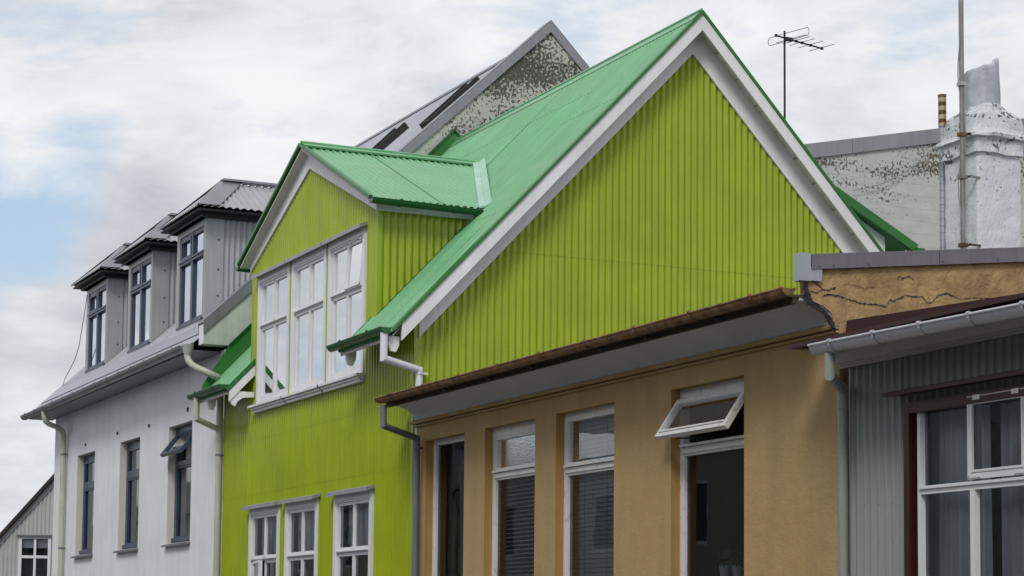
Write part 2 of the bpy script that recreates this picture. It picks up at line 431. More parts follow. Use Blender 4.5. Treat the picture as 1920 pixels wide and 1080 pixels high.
# ------------------------------------------------------------------ GREEN HOUSE
RA = (10.557, 7.985)            # apex (y, z) of the main roof surface
SL = 1.05
def zr(y): return RA[1]-SL*(abs(y-RA[0]))
DX0, DX1, DXC = -23.62, -19.507, -21.565     # dormer walls and centre
def green_house():
    H = thing('green_house', 'lime green corrugated iron house with bright green roof and big front dormer', 'house', (XR, YF, 0))
    s2 = math.hypot(1, SL); cs, sn = 1/s2, SL/s2
    up_win = []
    for a, b in ((487.5, 546), (550, 614.5), (618.5, 687)): up_win.append((onY(a, 600).x, onY(b, 600).x, 4.22, 5.755))
    lo_win = []
    for a, b in ((470.8, 527), (538.3, 599), (629.7, 701)): lo_win.append((onY(a, 1000).x, onY(b, 1000).x, 1.45, 3.03))
    holes = [(w[0]+.04, w[1]-.04, w[2]+.02, w[3]-.02) for w in up_win+lo_win]
    dz = lambda x: 6.70+.02-.405*abs(x-DXC)
    m = MB(); f = dict(O=(0, YF, 0), U=(1, 0, 0), Vv=(0, 0, 1), N=(0, -1, 0), pitch=.0763, amp=.0125, lap=(1.9, 3.18, 3.82), nails=(1.95, 3.22, 3.86, lambda x: 5.9), nstep=2)
    m.corr(u0=XL+.03, u1=DX0, vb=0, vt=4.70, **f)
    m.corr(u0=DX0, u1=DX1, vb=0, vt=dz, holes=holes, **f)
    m.corr(u0=DX1, u1=XR, vb=0, vt=4.70, **f)
    m.build('front_wall', 'lime', H)
    # gable wall: three upright runs of sheet with side laps
    m = MB(); ws = lambda u: min(zr(u)-.20, 20)
    m.corr(O=(XR, 0, 0), U=(0, 1, 0), Vv=(0, 0, 1), N=(1, 0, 0), u0=YF, u1=13.6, vb=0, vt=ws, pitch=.0763, amp=.0125, lap=(5.35,), nails=(lambda u: 5.4, lambda u: 6.55, lambda u: 4.4, lambda u: zr(u)-.5), nstep=3)
    for k in range(6):     # side laps of neighbouring sheets
        u = YF+.60+k*.8393
        m.box(XR+.004, XR+.0075, u, u+.008, .2, ws(u)-.05)
    m.build('gable_wall', 'lime', H)
    m = MB(); m.box(XR-.05, XR+.014, YF-.014, YF+.05, 0, 4.72); m.build('corner_trim', 'lime', H)
    m = MB(); m.box(XL, XL+.045, YF-.02, YF+.05, 0, 4.2); m.build('corner_trim', 'white_trim', H, label='narrow white corner trim')
    m = MB(); m.quad((XL+.01, 13.6, 0), (XR, 13.6, 0), (XR, 13.6, 5), (XL+.01, 13.6, 5)); m.quad((XL+.01, YF+.03, 0), (XL+.01, 13.6, 0), (XL+.01, 13.6, 5), (XL+.01, YF+.03, 5)); m.build('back_wall', 'lime', H)
    # main roof: two slopes. v runs up the slope from the eave
    ye = 7.13
    def slope(front, x0, x1, ya, name='roof', lapx=0):
        mm = MB()
        if front: O = V((0, ya, zr(ya))); Vv = V((0, cs, sn)); Nn = V((0, -sn, cs))
        else: O = V((0, ya, zr(ya))); Vv = V((0, -cs, sn)); Nn = V((0, sn, cs))
        L = abs(RA[0]-ya)/cs
        mm.corr(O, (1, 0, 0), Vv, Nn, x0, x1, 0, L-.02, pitch=.0763, amp=.0125, lap=(1.9, 3.6), nails=(.08, .9, 1.95, 2.9, 3.65, 4.3), nstep=5)
        return mm
    rf = slope(True, DX1-.10, XO-.04, ye)
    for q in ((XL+.04, DX0+.14, ye), (DX0+.14, DX1-.10, YF+.03)):
        s_ = slope(True, *q); n = len(rf.v); rf.v += s_.v; rf.f += [tuple(i+n for i in t) for t in s_.f]; rf.sm += s_.sm
    s_ = slope(False, XL+.04, XO-.04, 13.98); n = len(rf.v); rf.v += s_.v; rf.f += [tuple(i+n for i in t) for t in s_.f]; rf.sm += s_.sm
    for k in range(7):    # raised side laps running up the slope
        x = XO-.45-k*.86
        y0 = ye if x > DX1 or x < DX0+.1 else 8.6
        a = V((x, y0, zr(y0))); b = V((x, RA[0]-.1, zr(RA[0]-.1))); nn = V((0, -sn, cs))*.0135
        rf.beam(a+nn, b+nn, (0, -sn, cs), .006, .002)
    roof = rf.build('roof', 'green_roof', H)
    # dark closing boards under the sheets
    m = MB()
    m.prism([(XR-.02, YF+.02, zr(YF+.02)-.05), (XR-.02, RA[0], RA[1]-.05), (XR-.02, 13.9, zr(13.9)-.05), (XR-.02, 13.9, zr(13.9)-.12), (XR-.02, RA[0], RA[1]-.12), (XR-.02, YF+.02, zr(YF+.02)-.12)], (XL-XR+.1, 0, 0))
    m.build('roof_deck', 'timber_black', roof)
    # ridge cap with scalloped lower edges
    m = MB(); nn = V((0, -sn, cs)); nb = V((0, sn, cs))
    x0, x1 = XL+.02, XO-.02
    zt = RA[1]+.035
    for sg, nv, dv in ((-1, nn, V((0, -cs, -sn))), (1, nb, V((0, cs, -sn)))):
        A = V((x0, RA[0], zt)); B = V((x1, RA[0], zt))
        m.quad(A, B, B+dv*.15, A+dv*.15); m.quad(A+dv*.15, B+dv*.15, B+dv*.15-nv*.016, A+dv*.15-nv*.016)
    m.tube([(x0, RA[0], zt), (x1, RA[0], zt)], .018, 10)
    m.build('ridge_cap', 'green_roof', roof)
    # verge trim, fascia, frieze board, soffit on the gable side
    def yz(o, y, d, x):   # point a distance d below the roof surface (square to it)
        sg = -1 if y < RA[0] else 1
        return V((x, y - sg*d*0 , zr(y)-d*s2))
    def band(name, mat, x0, x1, d0, d1, ya, yb, par, pl_cut=True):
        mm = MB()
        mm.prism([(x0, ya, zr(ya)-d0*s2), (x0, RA[0], RA[1]-d0*s2), (x0, yb, zr(yb)-d0*s2), (x0, yb, zr(yb)-d1*s2), (x0, RA[0], RA[1]-d1*s2), (x0, ya, zr(ya)-d1*s2)][:6], (x1-x0, 0, 0))
        return mm.build(name, mat, par)
    band('verge_trim', 'green_trim', XO-.085, XO+.014, -.018, .011, 7.19, 13.95, roof)
    band('barge_board', 'white_trim', XO-.03, XO, .0125, .125, 7.27, 13.9, roof)
    mm = MB()                                          # frieze against the wall, street side shorter than the barge
    band('frieze_board', 'white_trim', XR+.012, XR+.035, .055, .262, 7.53, 13.9, H)
    # soffit boards across the overhang (planked)
    m = MB(); npl = 30
    for side in (0, 1):
        for k in range(npl):
            t0 = .02+k*(1/npl)*3.30; t1 = t0+3.30/npl-.006
            sg = -1 if side == 0 else 1
            y0, y1 = RA[0]+sg*t0, RA[0]+sg*t1
            a = V((XR+.035, y0, zr(y0)-.085)); b = V((XO-.03, y0, zr(y0)-.085)); c = V((XO-.03, y1, zr(y1)-.085)); d = V((XR+.035, y1, zr(y1)-.085))
            off = .003 if k % 2 else 0
            if k % 2: 
                for q in (a, b, c, d): q.z -= .0035
            m.quad(a, b, c, d)
    for dz0 in (-.075,):
        m.quad((XR+.03, RA[0]-3.3, zr(RA[0]-3.3)+dz0), (XO-.03, RA[0]-3.3, zr(RA[0]-3.3)+dz0), (XO-.03, RA[0], RA[1]+dz0), (XR+.03, RA[0], RA[1]+dz0))
        m.quad((XR+.03, RA[0], RA[1]+dz0), (XO-.03, RA[0], RA[1]+dz0), (XO-.03, 13.9, zr(13.9)+dz0), (XR+.03, 13.9, zr(13.9)+dz0))
    m.build('soffit', 'soffit', H)
    m = MB()
    x = XR+.034
    for k in range(14):
        y = RA[0]+.25+k*.24; m.beam((x+.02, y, zr(y)-.096), (XO-.04, y+.0, zr(y)-.096), (0, 0, 1), .008, .004)
    m.build('soffit_joint', 'blackish', H)
    # party-side upstand flashing (green), seen above the ridge and by the far eave
    m = MB(); hh = .125
    pts = [(XL+.012, 7.2, zr(7.2)-.05), (XL+.012, 7.2, zr(7.2)+.12), (XL+.012, 7.53, zr(7.53)+.29), (XL+.012, 7.9, zr(7.9)+.29), (XL+.012, RA[0]-.02, RA[1]+hh*s2-.02), (XL+.012, 11.6, zr(11.6)+.12), (XL+.012, 11.6, zr(11.6)-.05), (XL+.012, RA[0], RA[1]-.05)]
    m.prism(pts, (.025, 0, 0))
    m.build('upstand_flashing', 'green_trim', roof)
    m = MB()
    m.beam((XL+.045, 7.53, zr(7.53)+.30), (XL+.045, RA[0]-.03, RA[1]+hh*s2-.01), (0, 0, 1), .03, .02); m.beam((XL+.045, RA[0]-.03, RA[1]+hh*s2-.01), (XL+.045, 11.5, zr(11.5)+.17), (0, 0, 1), .03, .02)
    m.build('flashing_edge', 'green_gutter', roof)
    # eave: fascia, soffit, gutters, brackets -- near and far piece either side of the dormer
    for (a, b, near) in ((DX1-.10, XO, True), (XL+.05, DX0+.17, False)):
        e = MB(); e.hexa([(a+.02, 7.165, zr(7.165)-.060), (b-.04, 7.165, zr(7.165)-.060), (b-.04, YF-.012, zr(YF)-.065), (a+.02, YF-.012, zr(YF)-.065), (a+.02, 7.165, zr(7.165)-.045), (b-.04, 7.165, zr(7.165)-.045), (b-.04, YF-.012, zr(YF)-.05), (a+.02, YF-.012, zr(YF)-.05)])
        e.box(a, b-.03, 7.15, 7.163, zr(7.15)-.055, zr(7.15)-.015); e.build('eave_board', 'light_board', H)
        zg = 4.462
        ga = V((a-.13 if near else a-.14, 7.10, zg-.002)); gb = V((b+.02 if near else b+.01, 7.10, zg+.004))
        half_gutter(H, ga, gb, .055, 'green_gutter', clips=2, lipr=.006)
        # white verge end + shaped bracket
        for bx in ((a+.10, b-.10) if near else (a+.33, b-.05)):
            z0 = zr(7.2)-.094
            big = (not near) and bx > a+.5
            if big: prof = [(bx, 7.18, z0+.03), (bx, 7.18, z0-.07), (bx, 7.21, z0-.13), (bx, 7.25, z0-.15), (bx, 7.28, z0-.09), (bx, 7.34, z0-.045), (bx, 7.48, z0-.03), (bx, 7.48, z0+.03)]
            else: prof = [(bx, 7.165, z0+.03), (bx, 7.165, z0-.05), (bx, 7.185, z0-.11), (bx, 7.235, z0-.12), (bx, 7.265, z0-.06), (bx, 7.27, z0+.03)]
            MB().prism(prof, (.04, 0, 0)).build('eave_bracket', 'white_trim', H)
    m = MB()   # small barge on the far eave piece, facing the dormer
    xx = DX0+.155
    m.prism([(xx, 7.17, zr(7.17)-.035), (xx, YF-.01, zr(YF-.01)-.035), (xx, YF-.01, zr(YF-.01)-.16), (xx, 7.17, zr(7.17)-.16)], (.02, 0, 0)); m.build('barge_board', 'white_trim', H)
    m = MB(); m.beam((xx+.012, 7.14, zr(7.14)+.008), (xx+.012, YF, zr(YF)+.008), (0, 0, 1), .035, .045); m.build('verge_trim', 'green_trim', roof)
    xx = DX1-.115
    m = MB(); m.beam((xx, 7.14, zr(7.14)+.002), (xx, YF, zr(YF)+.002), (0, 0, 1), .03, .03); m.build('verge_trim', 'green_trim', roof)
    # ---------------- dormer
    az, sl = 6.945, .452                       # roof surface apex and slope
    yfr = 7.365
    def dzr(x): return az-sl*abs(x-DXC)
    q = math.hypot(1, sl); xe = 2.20
    dr = MB()
    for sg in (-1, 1):
        O = V((DXC, 0, az)); Uy = V((0, 1, 0)); Vv = V((sg/q, 0, -sl/q)); Nn = V((sg*sl/q, 0, 1/q))
        Ls = xe*q
        def vt_(y):    # sheet runs back until it meets the main roof
            yv = y; zz = zr(yv); xr_ = (az-zz)/sl
            return Ls
        dr.corr(O, Uy, Vv, Nn, yfr, 9.62, lambda y: max(.02, (az-zr(y))/sl*q - 9 if False else (.02)), lambda y: Ls if zr(y) < dzr(DXC+xe) else max(.02, (az-zr(y))/sl*q), pitch=.0763, amp=.0125, lap=(1.05,) if False else (), nails=(.2, .9, 1.6, 2.2), nstep=4)
        for yl in (8.15,):
            dr.beam(O+Uy*yl+Nn*.013, O+Uy*yl+Vv*Ls+Nn*.013, Nn, .012, .006)
    d = dr.build('dormer_roof', 'green_roof', H)
    m = MB()
    for sg in (-1, 1):
        Vv = V((sg/q, 0, -sl/q)); Nn = V((sg*sl/q, 0, 1/q))
        A = V((DXC, yfr-.01, az+.04)); B = V((DXC, 9.45, az+.04))
        m.quad(A, B, B+Vv*.13, A+Vv*.13); m.quad(A+Vv*.13, B+Vv*.13, B+Vv*.13-Nn*.02, A+Vv*.13-Nn*.02)
    m.tube([(DXC, yfr-.01, az+.042), (DXC, 9.45, az+.042)], .016, 10)
    m.build('ridge_cap', 'green_roof', d)
    m = MB()
    for sg in (-1, 1):   # verge rolls
        A = V((DXC, yfr-.012, az+.012)); B = V((DXC+sg*(xe+.01), yfr-.012, az-sl*(xe+.01)+.012)); m.beam(A, B, (0, 0, 1), .045, .032)
    m.build('verge_trim', 'green_trim', d)
    m = MB()
    for sg in (-1, 1):   # soffit below verge and barge/frieze boards
        x1 = DXC+sg*(xe-.02); A = (DXC, yfr, az-.03); B = (x1, yfr, dzr(x1)-.03)
        m.hexa([(DXC, yfr, az-.05), (x1, yfr, dzr(x1)-.05), (x1, YF, dzr(x1)-.05), (DXC, YF, az-.05), (DXC, yfr, az-.03), (x1, yfr, dzr(x1)-.03), (x1, YF, dzr(x1)-.03), (DXC, YF, az-.03)] if sg > 0 else
               [(x1, yfr, dzr(x1)-.05), (DXC, yfr, az-.05), (DXC, YF, az-.05), (x1, YF, dzr(x1)-.05), (x1, yfr, dzr(x1)-.03), (DXC, yfr, az-.03), (DXC, YF, az-.03), (x1, YF, dzr(x1)-.03)])
    m.build('soffit', 'soffit', d)
    m = MB(); xw = DX1-DXC+.025
    top = lambda x: dzr(x)-.05
    bot = lambda x: 6.70-.405*abs(x-DXC)
    y0, y1 = YF-.038, YF-.012
    pts = [(DXC-xw, y0, bot(DXC-xw)), (DXC, y0, bot(DXC)), (DXC+xw, y0, bot(DXC+xw)), (DXC+xw, y0, top(DXC+xw)), (DXC, y0, top(DXC)), (DXC-xw, y0, top(DXC-xw))]
    for i0, i1, j1, j0 in ((0, 1, 4, 5), (1, 2, 3, 4)):
        m.prism([pts[i0], pts[i1], pts[j1], pts[j0]], (0, .026, 0))
    m.build('frieze_board', 'white_trim', H)
    # cheeks
    for sx, sg in ((DX1, 1), (DX0, -1)):
        m = MB()
        def yroof(z): return RA[0]-(RA[1]-z)/SL
        m.corr((sx, 0, 0), (0, 1, 0), (0, 0, 1), (sg, 0, 0), YF, 8.60, lambda u: zr(u)-.03, lambda u: max(zr(u)-.03, 5.875), pitch=.0763*1.05, amp=.0125, nails=(5.1, 5.75, lambda u: zr(u)+.07), nstep=3)
        m.build('dormer_cheek', 'lime', H)
        m = MB(); m.box(sx+sg*.012, sx+sg*.035, YF-.036, 8.60, 5.852, 5.975)
        m.build('frieze_board', 'white_trim', H)
        m = MB(); m.box(sx, sx+sg*.014, YF-.014, YF+.03, zr(YF)-.2, 5.86); m.build('corner_trim', 'lime', H)
        # lead-like apron strip at the foot of the cheek
        m = MB(); m.beam((sx+sg*.018, YF, zr(YF)+.012), (sx+sg*.018, 8.6, zr(8.6)+.012), (0, -sn, cs), .03, .012); m.build('apron_flashing', 'green_gutter', d)
        gx = DXC+sg*(xe+.05)
        half_gutter(H, (gx, yfr-.02, 5.935), (gx, 8.56, 5.915), .052, 'green_gutter', clips=2, lipr=.006)
    # mint valley flashing at the back
    m = MB(); ys, zs = RA[0]-(RA[1]-az)/SL, az
    xv = DXC+xe
    a = V((DXC+.10, ys-.10, az-.02)); b = V((xv+.0, RA[0]-(RA[1]-dzr(xv))/SL, dzr(xv)))
    m.hexa([a+V((0, -.07, .0)), b+V((-.0, -.07, .0)), b+V((.0, .0, .02)), a+V((0, .0, .02)), a+V((0, -.07, .02)), b+V((0, -.07, .02)), b+V((0, 0, .04)), a+V((0, 0, .04))])
    m.hexa([a+V((0, 0, .022)), b+V((0, 0, .022)), b+V((.06, .05, .067)), a+V((.06, .05, .067)), a+V((0, 0, .034)), b+V((0, 0, .034)), b+V((.06, .05, .079)), a+V((.06, .05, .079))])
    m.build('valley_flashing', 'mint_flash', d)
    # rear shed dormer peeping out past the gable
    m = MB(); x1 = -19.5; x0 = -24.2; y0, z0 = 10.95, 6.512+.51*(13.181-10.95); y1, z1 = 14.10, 6.04
    m.corr((0, y1, z1), (1, 0, 0), V((0, y0-y1, z0-z1)).normalized(), V((0, .45, .89)), x0, x1, 0, math.hypot(y0-y1, z0-z1), pitch=.0763, amp=.0125)
    rs = m.build('rear_dormer_roof', 'green_roof', H)
    m = MB(); m.beam((x1+.01, y0, z0-.01), (x1+.01, y1, z1-.01), (0, 0, 1), .05, .10); m.build('verge_trim', 'green_trim', rs)
    m = MB(); m.box(x1-.4, x1+.08, y1-.02, y1+.08, z1-.09, z1-.01); m.build('gutter', 'green_trim', rs)
    m = MB(); m.prism([(x1-.10, 10.95, zr(10.95)-.1), (x1-.10, 10.95, z0-.06), (x1-.10, 13.75, 6.512+.51*(13.181-13.75)-.07), (x1-.10, 13.75, 4.2)], (-.03, 0, 0)); m.build('rear_dormer_cheek', 'white_trim', H)
    # ---------------- windows
    def window(w, ajar, zt_rail, hung, curtained, gl, open_left=False, mould=True, tag=None):
        x0, x1, z0, z1 = w; W = x1-x0
        yo = YF-.032
        win = MB()
        frame_box(win, x0, x1, z0, z1, yo, YF+.05, .070, .055, .085)
        frame_box(win, x0+.07, x1-.07, z0+.055, z1-.085, yo+.012, YF+.048, .018, .018, .018)
        wobj = win.build('window', 'white_window', H)
        # head flashing
        m = MB(); m.prism([(x0-.045, YF-.012, z1+.035), (x0-.045, YF-.105, z1+.006), (x0-.045, YF-.105, z1-.032), (x0-.045, YF-.012, z1+.001)], (W+.09, 0, 0)); m.build('window_head', 'grey_flash', wobj)
        m = MB(); m.box(x0-.06, x1+.045, YF-.115, YF-.008, z0-.028, z0-.002)
        if mould: m.box(x0-.02, x1+.02, YF-.085, YF-.008, z0-.055, z0-.030); m.box(x0-.005, x1+.005, YF-.065, YF-.008, z0-.085, z0-.057)
        m.build('window_sill', 'white_window', wobj)
        ix0, ix1, iz0, iz1 = x0+.090, x1-.090, z0+.076, z1-.106
        rail = zt_rail
        xm = (ix0+ix1)/2
        m = MB(); m.box(ix0, ix1, yo+.018, YF+.045, rail-.011, rail+.011); m.box(ix0, ix1, yo-.006, yo+.020, rail+.002, rail+.013)
        m.build('transom', 'white_window', wobj)
        yg = YF+.012
        for (a, b, name) in ((ix0, xm, 'l'), (xm, ix1, 'r')):
            for (c, e, row) in ((rail+.014, iz1, 'top'), (iz0, rail-.014, 'bottom')):
                opened = (row == 'top' and ((hung == 'l' and name == 'l') or (hung == 'r' and name == 'r')))
                s_ = MB(); ys_ = YF-.008
                frame_box(s_, a+.002, b-.002, c, e, ys_, YF+.04, .027, .034, .030)
                if opened:
                    for hx in (a+.05, b-.09):
                        s_.box(hx, hx+.045, ys_-.012, ys_, e-.012, e+.012)
                    s_.box(a+.004, a+.02, ys_-.006, ys_, c+.0, c+.12); s_.box(a+.004, b-.004, ys_-.006, ys_, c+.0, c+.018); s_.box(b-.02, b-.004, ys_-.006, ys_, c+.0, c+.12)
                ss = s_.build('sash', 'white_window', wobj)
                g = MB(); g.quad((a+.027, yg, c+.033), (b-.027, yg, c+.033), (b-.027, yg, e-.029), (a+.027, yg, e-.029)); pane = g.build('pane', gl, wobj)
                if open_left and row == 'bottom' and name == 'l':
                    # side-hung casement standing open towards the street
                    ang = R(9); piv = V((a, ys_, 0)); rot = Matrix.Translation(piv) @ Matrix.Rotation(-ang, 4, 'Z') @ Matrix.Translation(-piv)
                    for o_ in (ss, pane): o_.data.transform(rot)
                if opened and ajar:
                    piv = V((0, ys_, e)); rot = Matrix.Translation(piv) @ Matrix.Rotation(R(-4), 4, 'X') @ Matrix.Translation(-piv)
                    for o_ in (ss, pane): o_.data.transform(rot)
        room(wobj, x0+.02, x1-.02, z0+.03, z1-.05, YF+.052, .55, 'room_pale' if gl == 'glass_bright' else 'room_dark')
        return wobj
    hung = ('l', None, 'r')
    for i, w in enumerate(up_win): window(w, i == 2, 5.145, hung[i], False, 'glass_bright')
    for i, w in enumerate(lo_win): window(w, 0, 2.41, hung[i], True, 'glass_dark', open_left=(i == 0))
    names = ('leftmost', 'middle', 'rightmost')
    for i, w in enumerate(up_win):
        curtain('curtain', w[0]+.1, w[1]-.1, w[2]+.1, w[3]-.1, YF+.12, 'curtain_white', 'white curtain behind the %s of the three dormer windows of the green house' % names[i], 'curtain', 'white curtains in the green dormer', folds=5, amp=.012)
    for i, w in enumerate(lo_win):
        curtain('net_curtain', w[0]+.1, w[1]-.1, 2.50, w[3]-.1, YF+.10, 'curtain_grey', 'scalloped net curtain in the %s of three lower green house windows' % names[i], 'curtain', 'net curtains in the lower green windows', folds=5, amp=.012, hem=-.10)
    # downpipes
    a = V((onY(720, 640, 7.10).x, 7.10, 4.42)); b = V((a.x, 7.10, onY(720, 672, 7.10).z))
    c = onX(786, 694, XR+.055); c2 = onX(785.5, 735, XR+.055); c2.z = 3.6
    c2.x, c2.y = c.x, c.y
    pipe(H, [a, b, c, V((c.x, c.y, 3.2))], .036, 'pipe_white', clamps=[V((c.x, c.y, onX(787, 700, XR+.055).z))])
    a = V((onY(369, 752, 7.10).x, 7.10, 4.42)); b = V((a.x, 7.10, onY(369, 785, 7.10).z))
    c = onY(411.5, 806, 7.43)
    pipe(H, [a, b, c, c+V((0, .0, -.12))], .036, 'pipe_cream')
    top = V((c.x, 7.43, 4.55)); bot = V((c.x, 7.43, .1))
    pipe(H, [top, bot], .041, 'pipe_cream', clamps=[V((c.x, 7.43, onY(412, 853, 7.43).z))], joints=[V((c.x, 7.43, onY(412, 823, 7.43).z))])
    return H
green_house()

# ------------------------------------------------------------------ WHITE HOUSE
XP0, XP1 = XL-.19, XL          # party wall thickness
def zw(y): return 5.15+.935*(y-7.15) if y < 11.93 else 5.15+.935*(11.93-7.15)-.99*(y-11.93)
def white_house():
    H = thing('white_house', 'white rendered house with three grey dormers and dark blue window frames', 'house', (XWL, YF, 0))
    holes = []
    for (a, b) in (((145.8, 855.8), (178.3, 845)), ((225.8, 830), (263, 818)), ((316.7, 800.8), (360.8, 787.5))):
        holes.append((onY(*a).x, onY(*b).x, 2.73, 4.30))
    m = MB(); wall_holes(m, XWL, XP1-.004, 0, 5.06, YF, holes, .0)
    m.quad((XWL, YF, 0), (XWL, YF, 5.06), (XWL, 16.4, 5.06), (XWL, 16.4, 0))
    m.poly([(XWL, 7.5, 5.0), (XWL, 11.93, zw(11.93)-.1), (XWL, 16.4, 5.0)])
    m.quad((XWL, 16.4, 0), (XWL, 16.4, 5.2), (XP1, 16.4, 5.2), (XP1, 16.4, 0))
    for px, py in ((435, 413), (597, 354), (757, 316), (953, 232)):   # old bolt holes
        p = onY(px/2.7, 680+py/2.7, 7.49); r_ = .010+.006*(px/953)
        m.box(p.x-.012, p.x+.012, 7.492, 7.51, p.z-.022, p.z+.022)
    m.build('wall', 'plaster_white', H)
    bolt = MB()
    for px, py in ((435, 413), (597, 354), (757, 316), (953, 232)):
        p = onY(px/2.7, 680+py/2.7, 7.49); s_ = .6+.8*(px/953)
        bolt.tube([(p.x, 7.478, p.z), (p.x, 7.495, p.z)], .012*s_, 8); bolt.box(p.x-.004, p.x+.004, 7.47, 7.49, p.z-.03*s_, p.z+.01)
    bolt.build('wall_hook', 'rubber_dark', H)
    for i, h in enumerate(holes):
        x0, x1, z0, z1 = h; d = .16; yb = YF+d
        j = MB()
        j.quad((x0, YF, z0), (x0, YF, z1), (x0, yb, z1), (x0, yb, z0)); j.quad((x1, YF, z0), (x1, yb, z0), (x1, yb, z1), (x1, YF, z1)); j.quad((x0, YF, z1), (x1, YF, z1), (x1, yb, z1), (x0, yb, z1)); j.quad((x0, YF, z0), (x0, yb, z0), (x1, yb, z0), (x1, YF, z0))
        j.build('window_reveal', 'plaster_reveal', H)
        yfm = YF+.10
        w = MB(); frame_box(w, x0, x1, z0, z1, yfm, yfm+.06, .075, .07, .09)
        rail = onY(170, 929, yfm).z if i == 0 else (3.83)
        rail = 3.80
        w.box(x0+.07, x1-.07, yfm-.01, yfm+.05, rail-.035, rail+.03)
        w.box(x0+.03, x1-.02, yfm-.045, yfm+.01, z0+.02, z0+.075)
        wo = w.build('window', 'blue_frame', H)
        s_ = MB(); s_.prism([(x0-.03, YF-.06, z0-.045), (x0-.03, YF-.06, z0-.02), (x0-.03, yfm, z0+.025), (x0-.03, yfm, z0-.02)], (x1-x0+.06, 0, 0)); s_.build('window_sill', 'zinc_dark', wo)
        st = MB(); frame_box(st, x0+.08, x1-.08, rail+.03, z1-.09, yfm-.008, yfm+.04, .045)
        so = st.build('sash', 'blue_frame', wo)
        g = MB(); g.quad((x0+.115, yfm+.02, rail+.07), (x1-.115, yfm+.02, rail+.07), (x1-.115, yfm+.02, z1-.13), (x0+.115, yfm+.02, z1-.13)); go = g.build('pane', 'glass_bright' if i == 2 else 'glass', wo)
        if i == 2:
            piv = V((0, yfm, z1-.09)); rot = Matrix.Translation(piv) @ Matrix.Rotation(R(-38), 4, 'X') @ Matrix.Translation(-piv)
            so.data.transform(rot); go.data.transform(rot)
        s2_ = MB(); frame_box(s2_, x0+.08, x1-.08, z0+.07, rail-.035, yfm+.0, yfm+.045, .028); s2_.build('sash', 'blue_frame', wo)
        g = MB(); g.quad((x0+.1, yfm+.03, z0+.09), (x1-.1, yfm+.03, z0+.09), (x1-.1, yfm+.03, rail-.05), (x0+.1, yfm+.03, rail-.05)); g.build('pane', 'glass', wo)
        room(wo, x0, x1, z0, z1, yfm+.06, .5)
        curtain('curtain', x0+.05, x1-.05, z0+.02, z1-.05, yfm+.14, 'curtain_grey', ('grey curtain behind the %s dark blue window of the white house' % ('leftmost', 'middle', 'rightmost, part open')[i]), 'curtain', 'curtains in the white house', folds=4, amp=.015)
    # roof
    m = MB(); L = math.hypot(4.78, 4.78*.935); c_, s_ = 1/math.hypot(1, .935), .935/math.hypot(1, .935)
    X0 = XWL-.28
    m.corr((0, 7.14, 5.142), (1, 0, 0), (0, c_, s_), (0, -s_, c_), X0, XP0, 0, L, pitch=.0763, amp=.008, seg=6, lap=(2.2, 4.4), nails=(.06, .16, .62, .72, 1.9, 2.3, 2.42, 3.2, 3.32, 4.4, 4.52, 5.4), nstep=2)
    zb = zw(11.93)
    m.corr((0, 16.6, zb-.99*(16.6-11.93)), (1, 0, 0), V((0, -1, .99)).normalized(), V((0, .99, 1)).normalized(), X0, XP0, 0, math.hypot(4.67, 4.67*.99), pitch=.0763, amp=.008, seg=4)
    rf = m.build('roof', 'roof_lilac', H)
    m = MB(); m.beam((X0, 11.93, zb+.008), (XP0, 11.93, zb+.008), (0, 0, 1), .10, .03); m.build('ridge_cap', 'roof_lilac', rf)
    # flashing band in front of the dormers
    seams = []; x = X0+.15; m = MB(); nrm = V((0, -s_, c_)); vv = V((0, c_, s_)); O = V((0, 7.14, 5.142))
    while x < XP0-.05:
        x2 = min(x+.93, XP0-.02)
        for a, b in ((x, x2-.012),):
            p = O+vv*.20+nrm*.014; q_ = O+vv*.55+nrm*.016
            m.hexa([V((a, 0, 0))+p, V((b, 0, 0))+p, V((b, 0, 0))+q_, V((a, 0, 0))+q_, V((a, 0, 0))+p+nrm*.006, V((b, 0, 0))+p+nrm*.006, V((b, 0, 0))+q_+nrm*.006, V((a, 0, 0))+q_+nrm*.006])
        x = x2
        if x2 >= XP0-.03: break
    m.build('apron_flashing', 'zinc_light', rf)
    # eave soffit, fascia, gutter
    m = MB(); m.box(X0+.02, XP0, 7.14, YF, 5.03, 5.05); m.box(X0+.02, XP0, 7.115, 7.14, 5.03, 5.13); m.build('eave_soffit', 'zinc_dark', H)
    ge = V((X0-.05, 7.05, 5.085)); gf = V((XP0-.06, 7.05, 5.10))
    half_gutter(H, ge, gf, .068, 'zinc', clips=14, lipr=.007)
    # party wall with parapet
    zc = lambda y: (5.39+.935*(y-7.21)) if y < 11.934 else (9.807-.99*(y-11.934))
    prof = [(7.215, 5.105), (7.215, 5.36), (11.934, zc(11.934)-.03), (17, zc(17)-.03), (17, 4.9), (7.52, 5.105)]
    m = MB(); m.prism([(XP1, y, z) for y, z in prof], (XP0-XP1, 0, 0))
    pw = m.build('party_wall', 'lichen_wall', H, label='parapet gable wall, flaking and blotched with dark lichen')
    m = MB(); m.box(XP0-.004, XP1-.006, 7.209, 7.216, 5.112, 5.35); m.build('wall_end', 'plaster_white', H)
    # cleaner lower part of the party wall: a later coat of render
    m = MB(); yy = 9.95
    m.prism([(XP1+.003, 7.225, 5.11), (XP1+.003, 7.225, 5.355), (XP1+.003, yy, zc(yy)-.04), (XP1+.003, yy+.15, zc(yy)-.5), (XP1+.003, yy+.05, zc(yy)-1.2), (XP1+.003, 9.2, 5.9), (XP1+.003, 7.6, 5.112)], (-.004, 0, 0)); m.build('render_coat', 'plaster_aged', H)
    # metal cap
    m = MB(); cw = .235
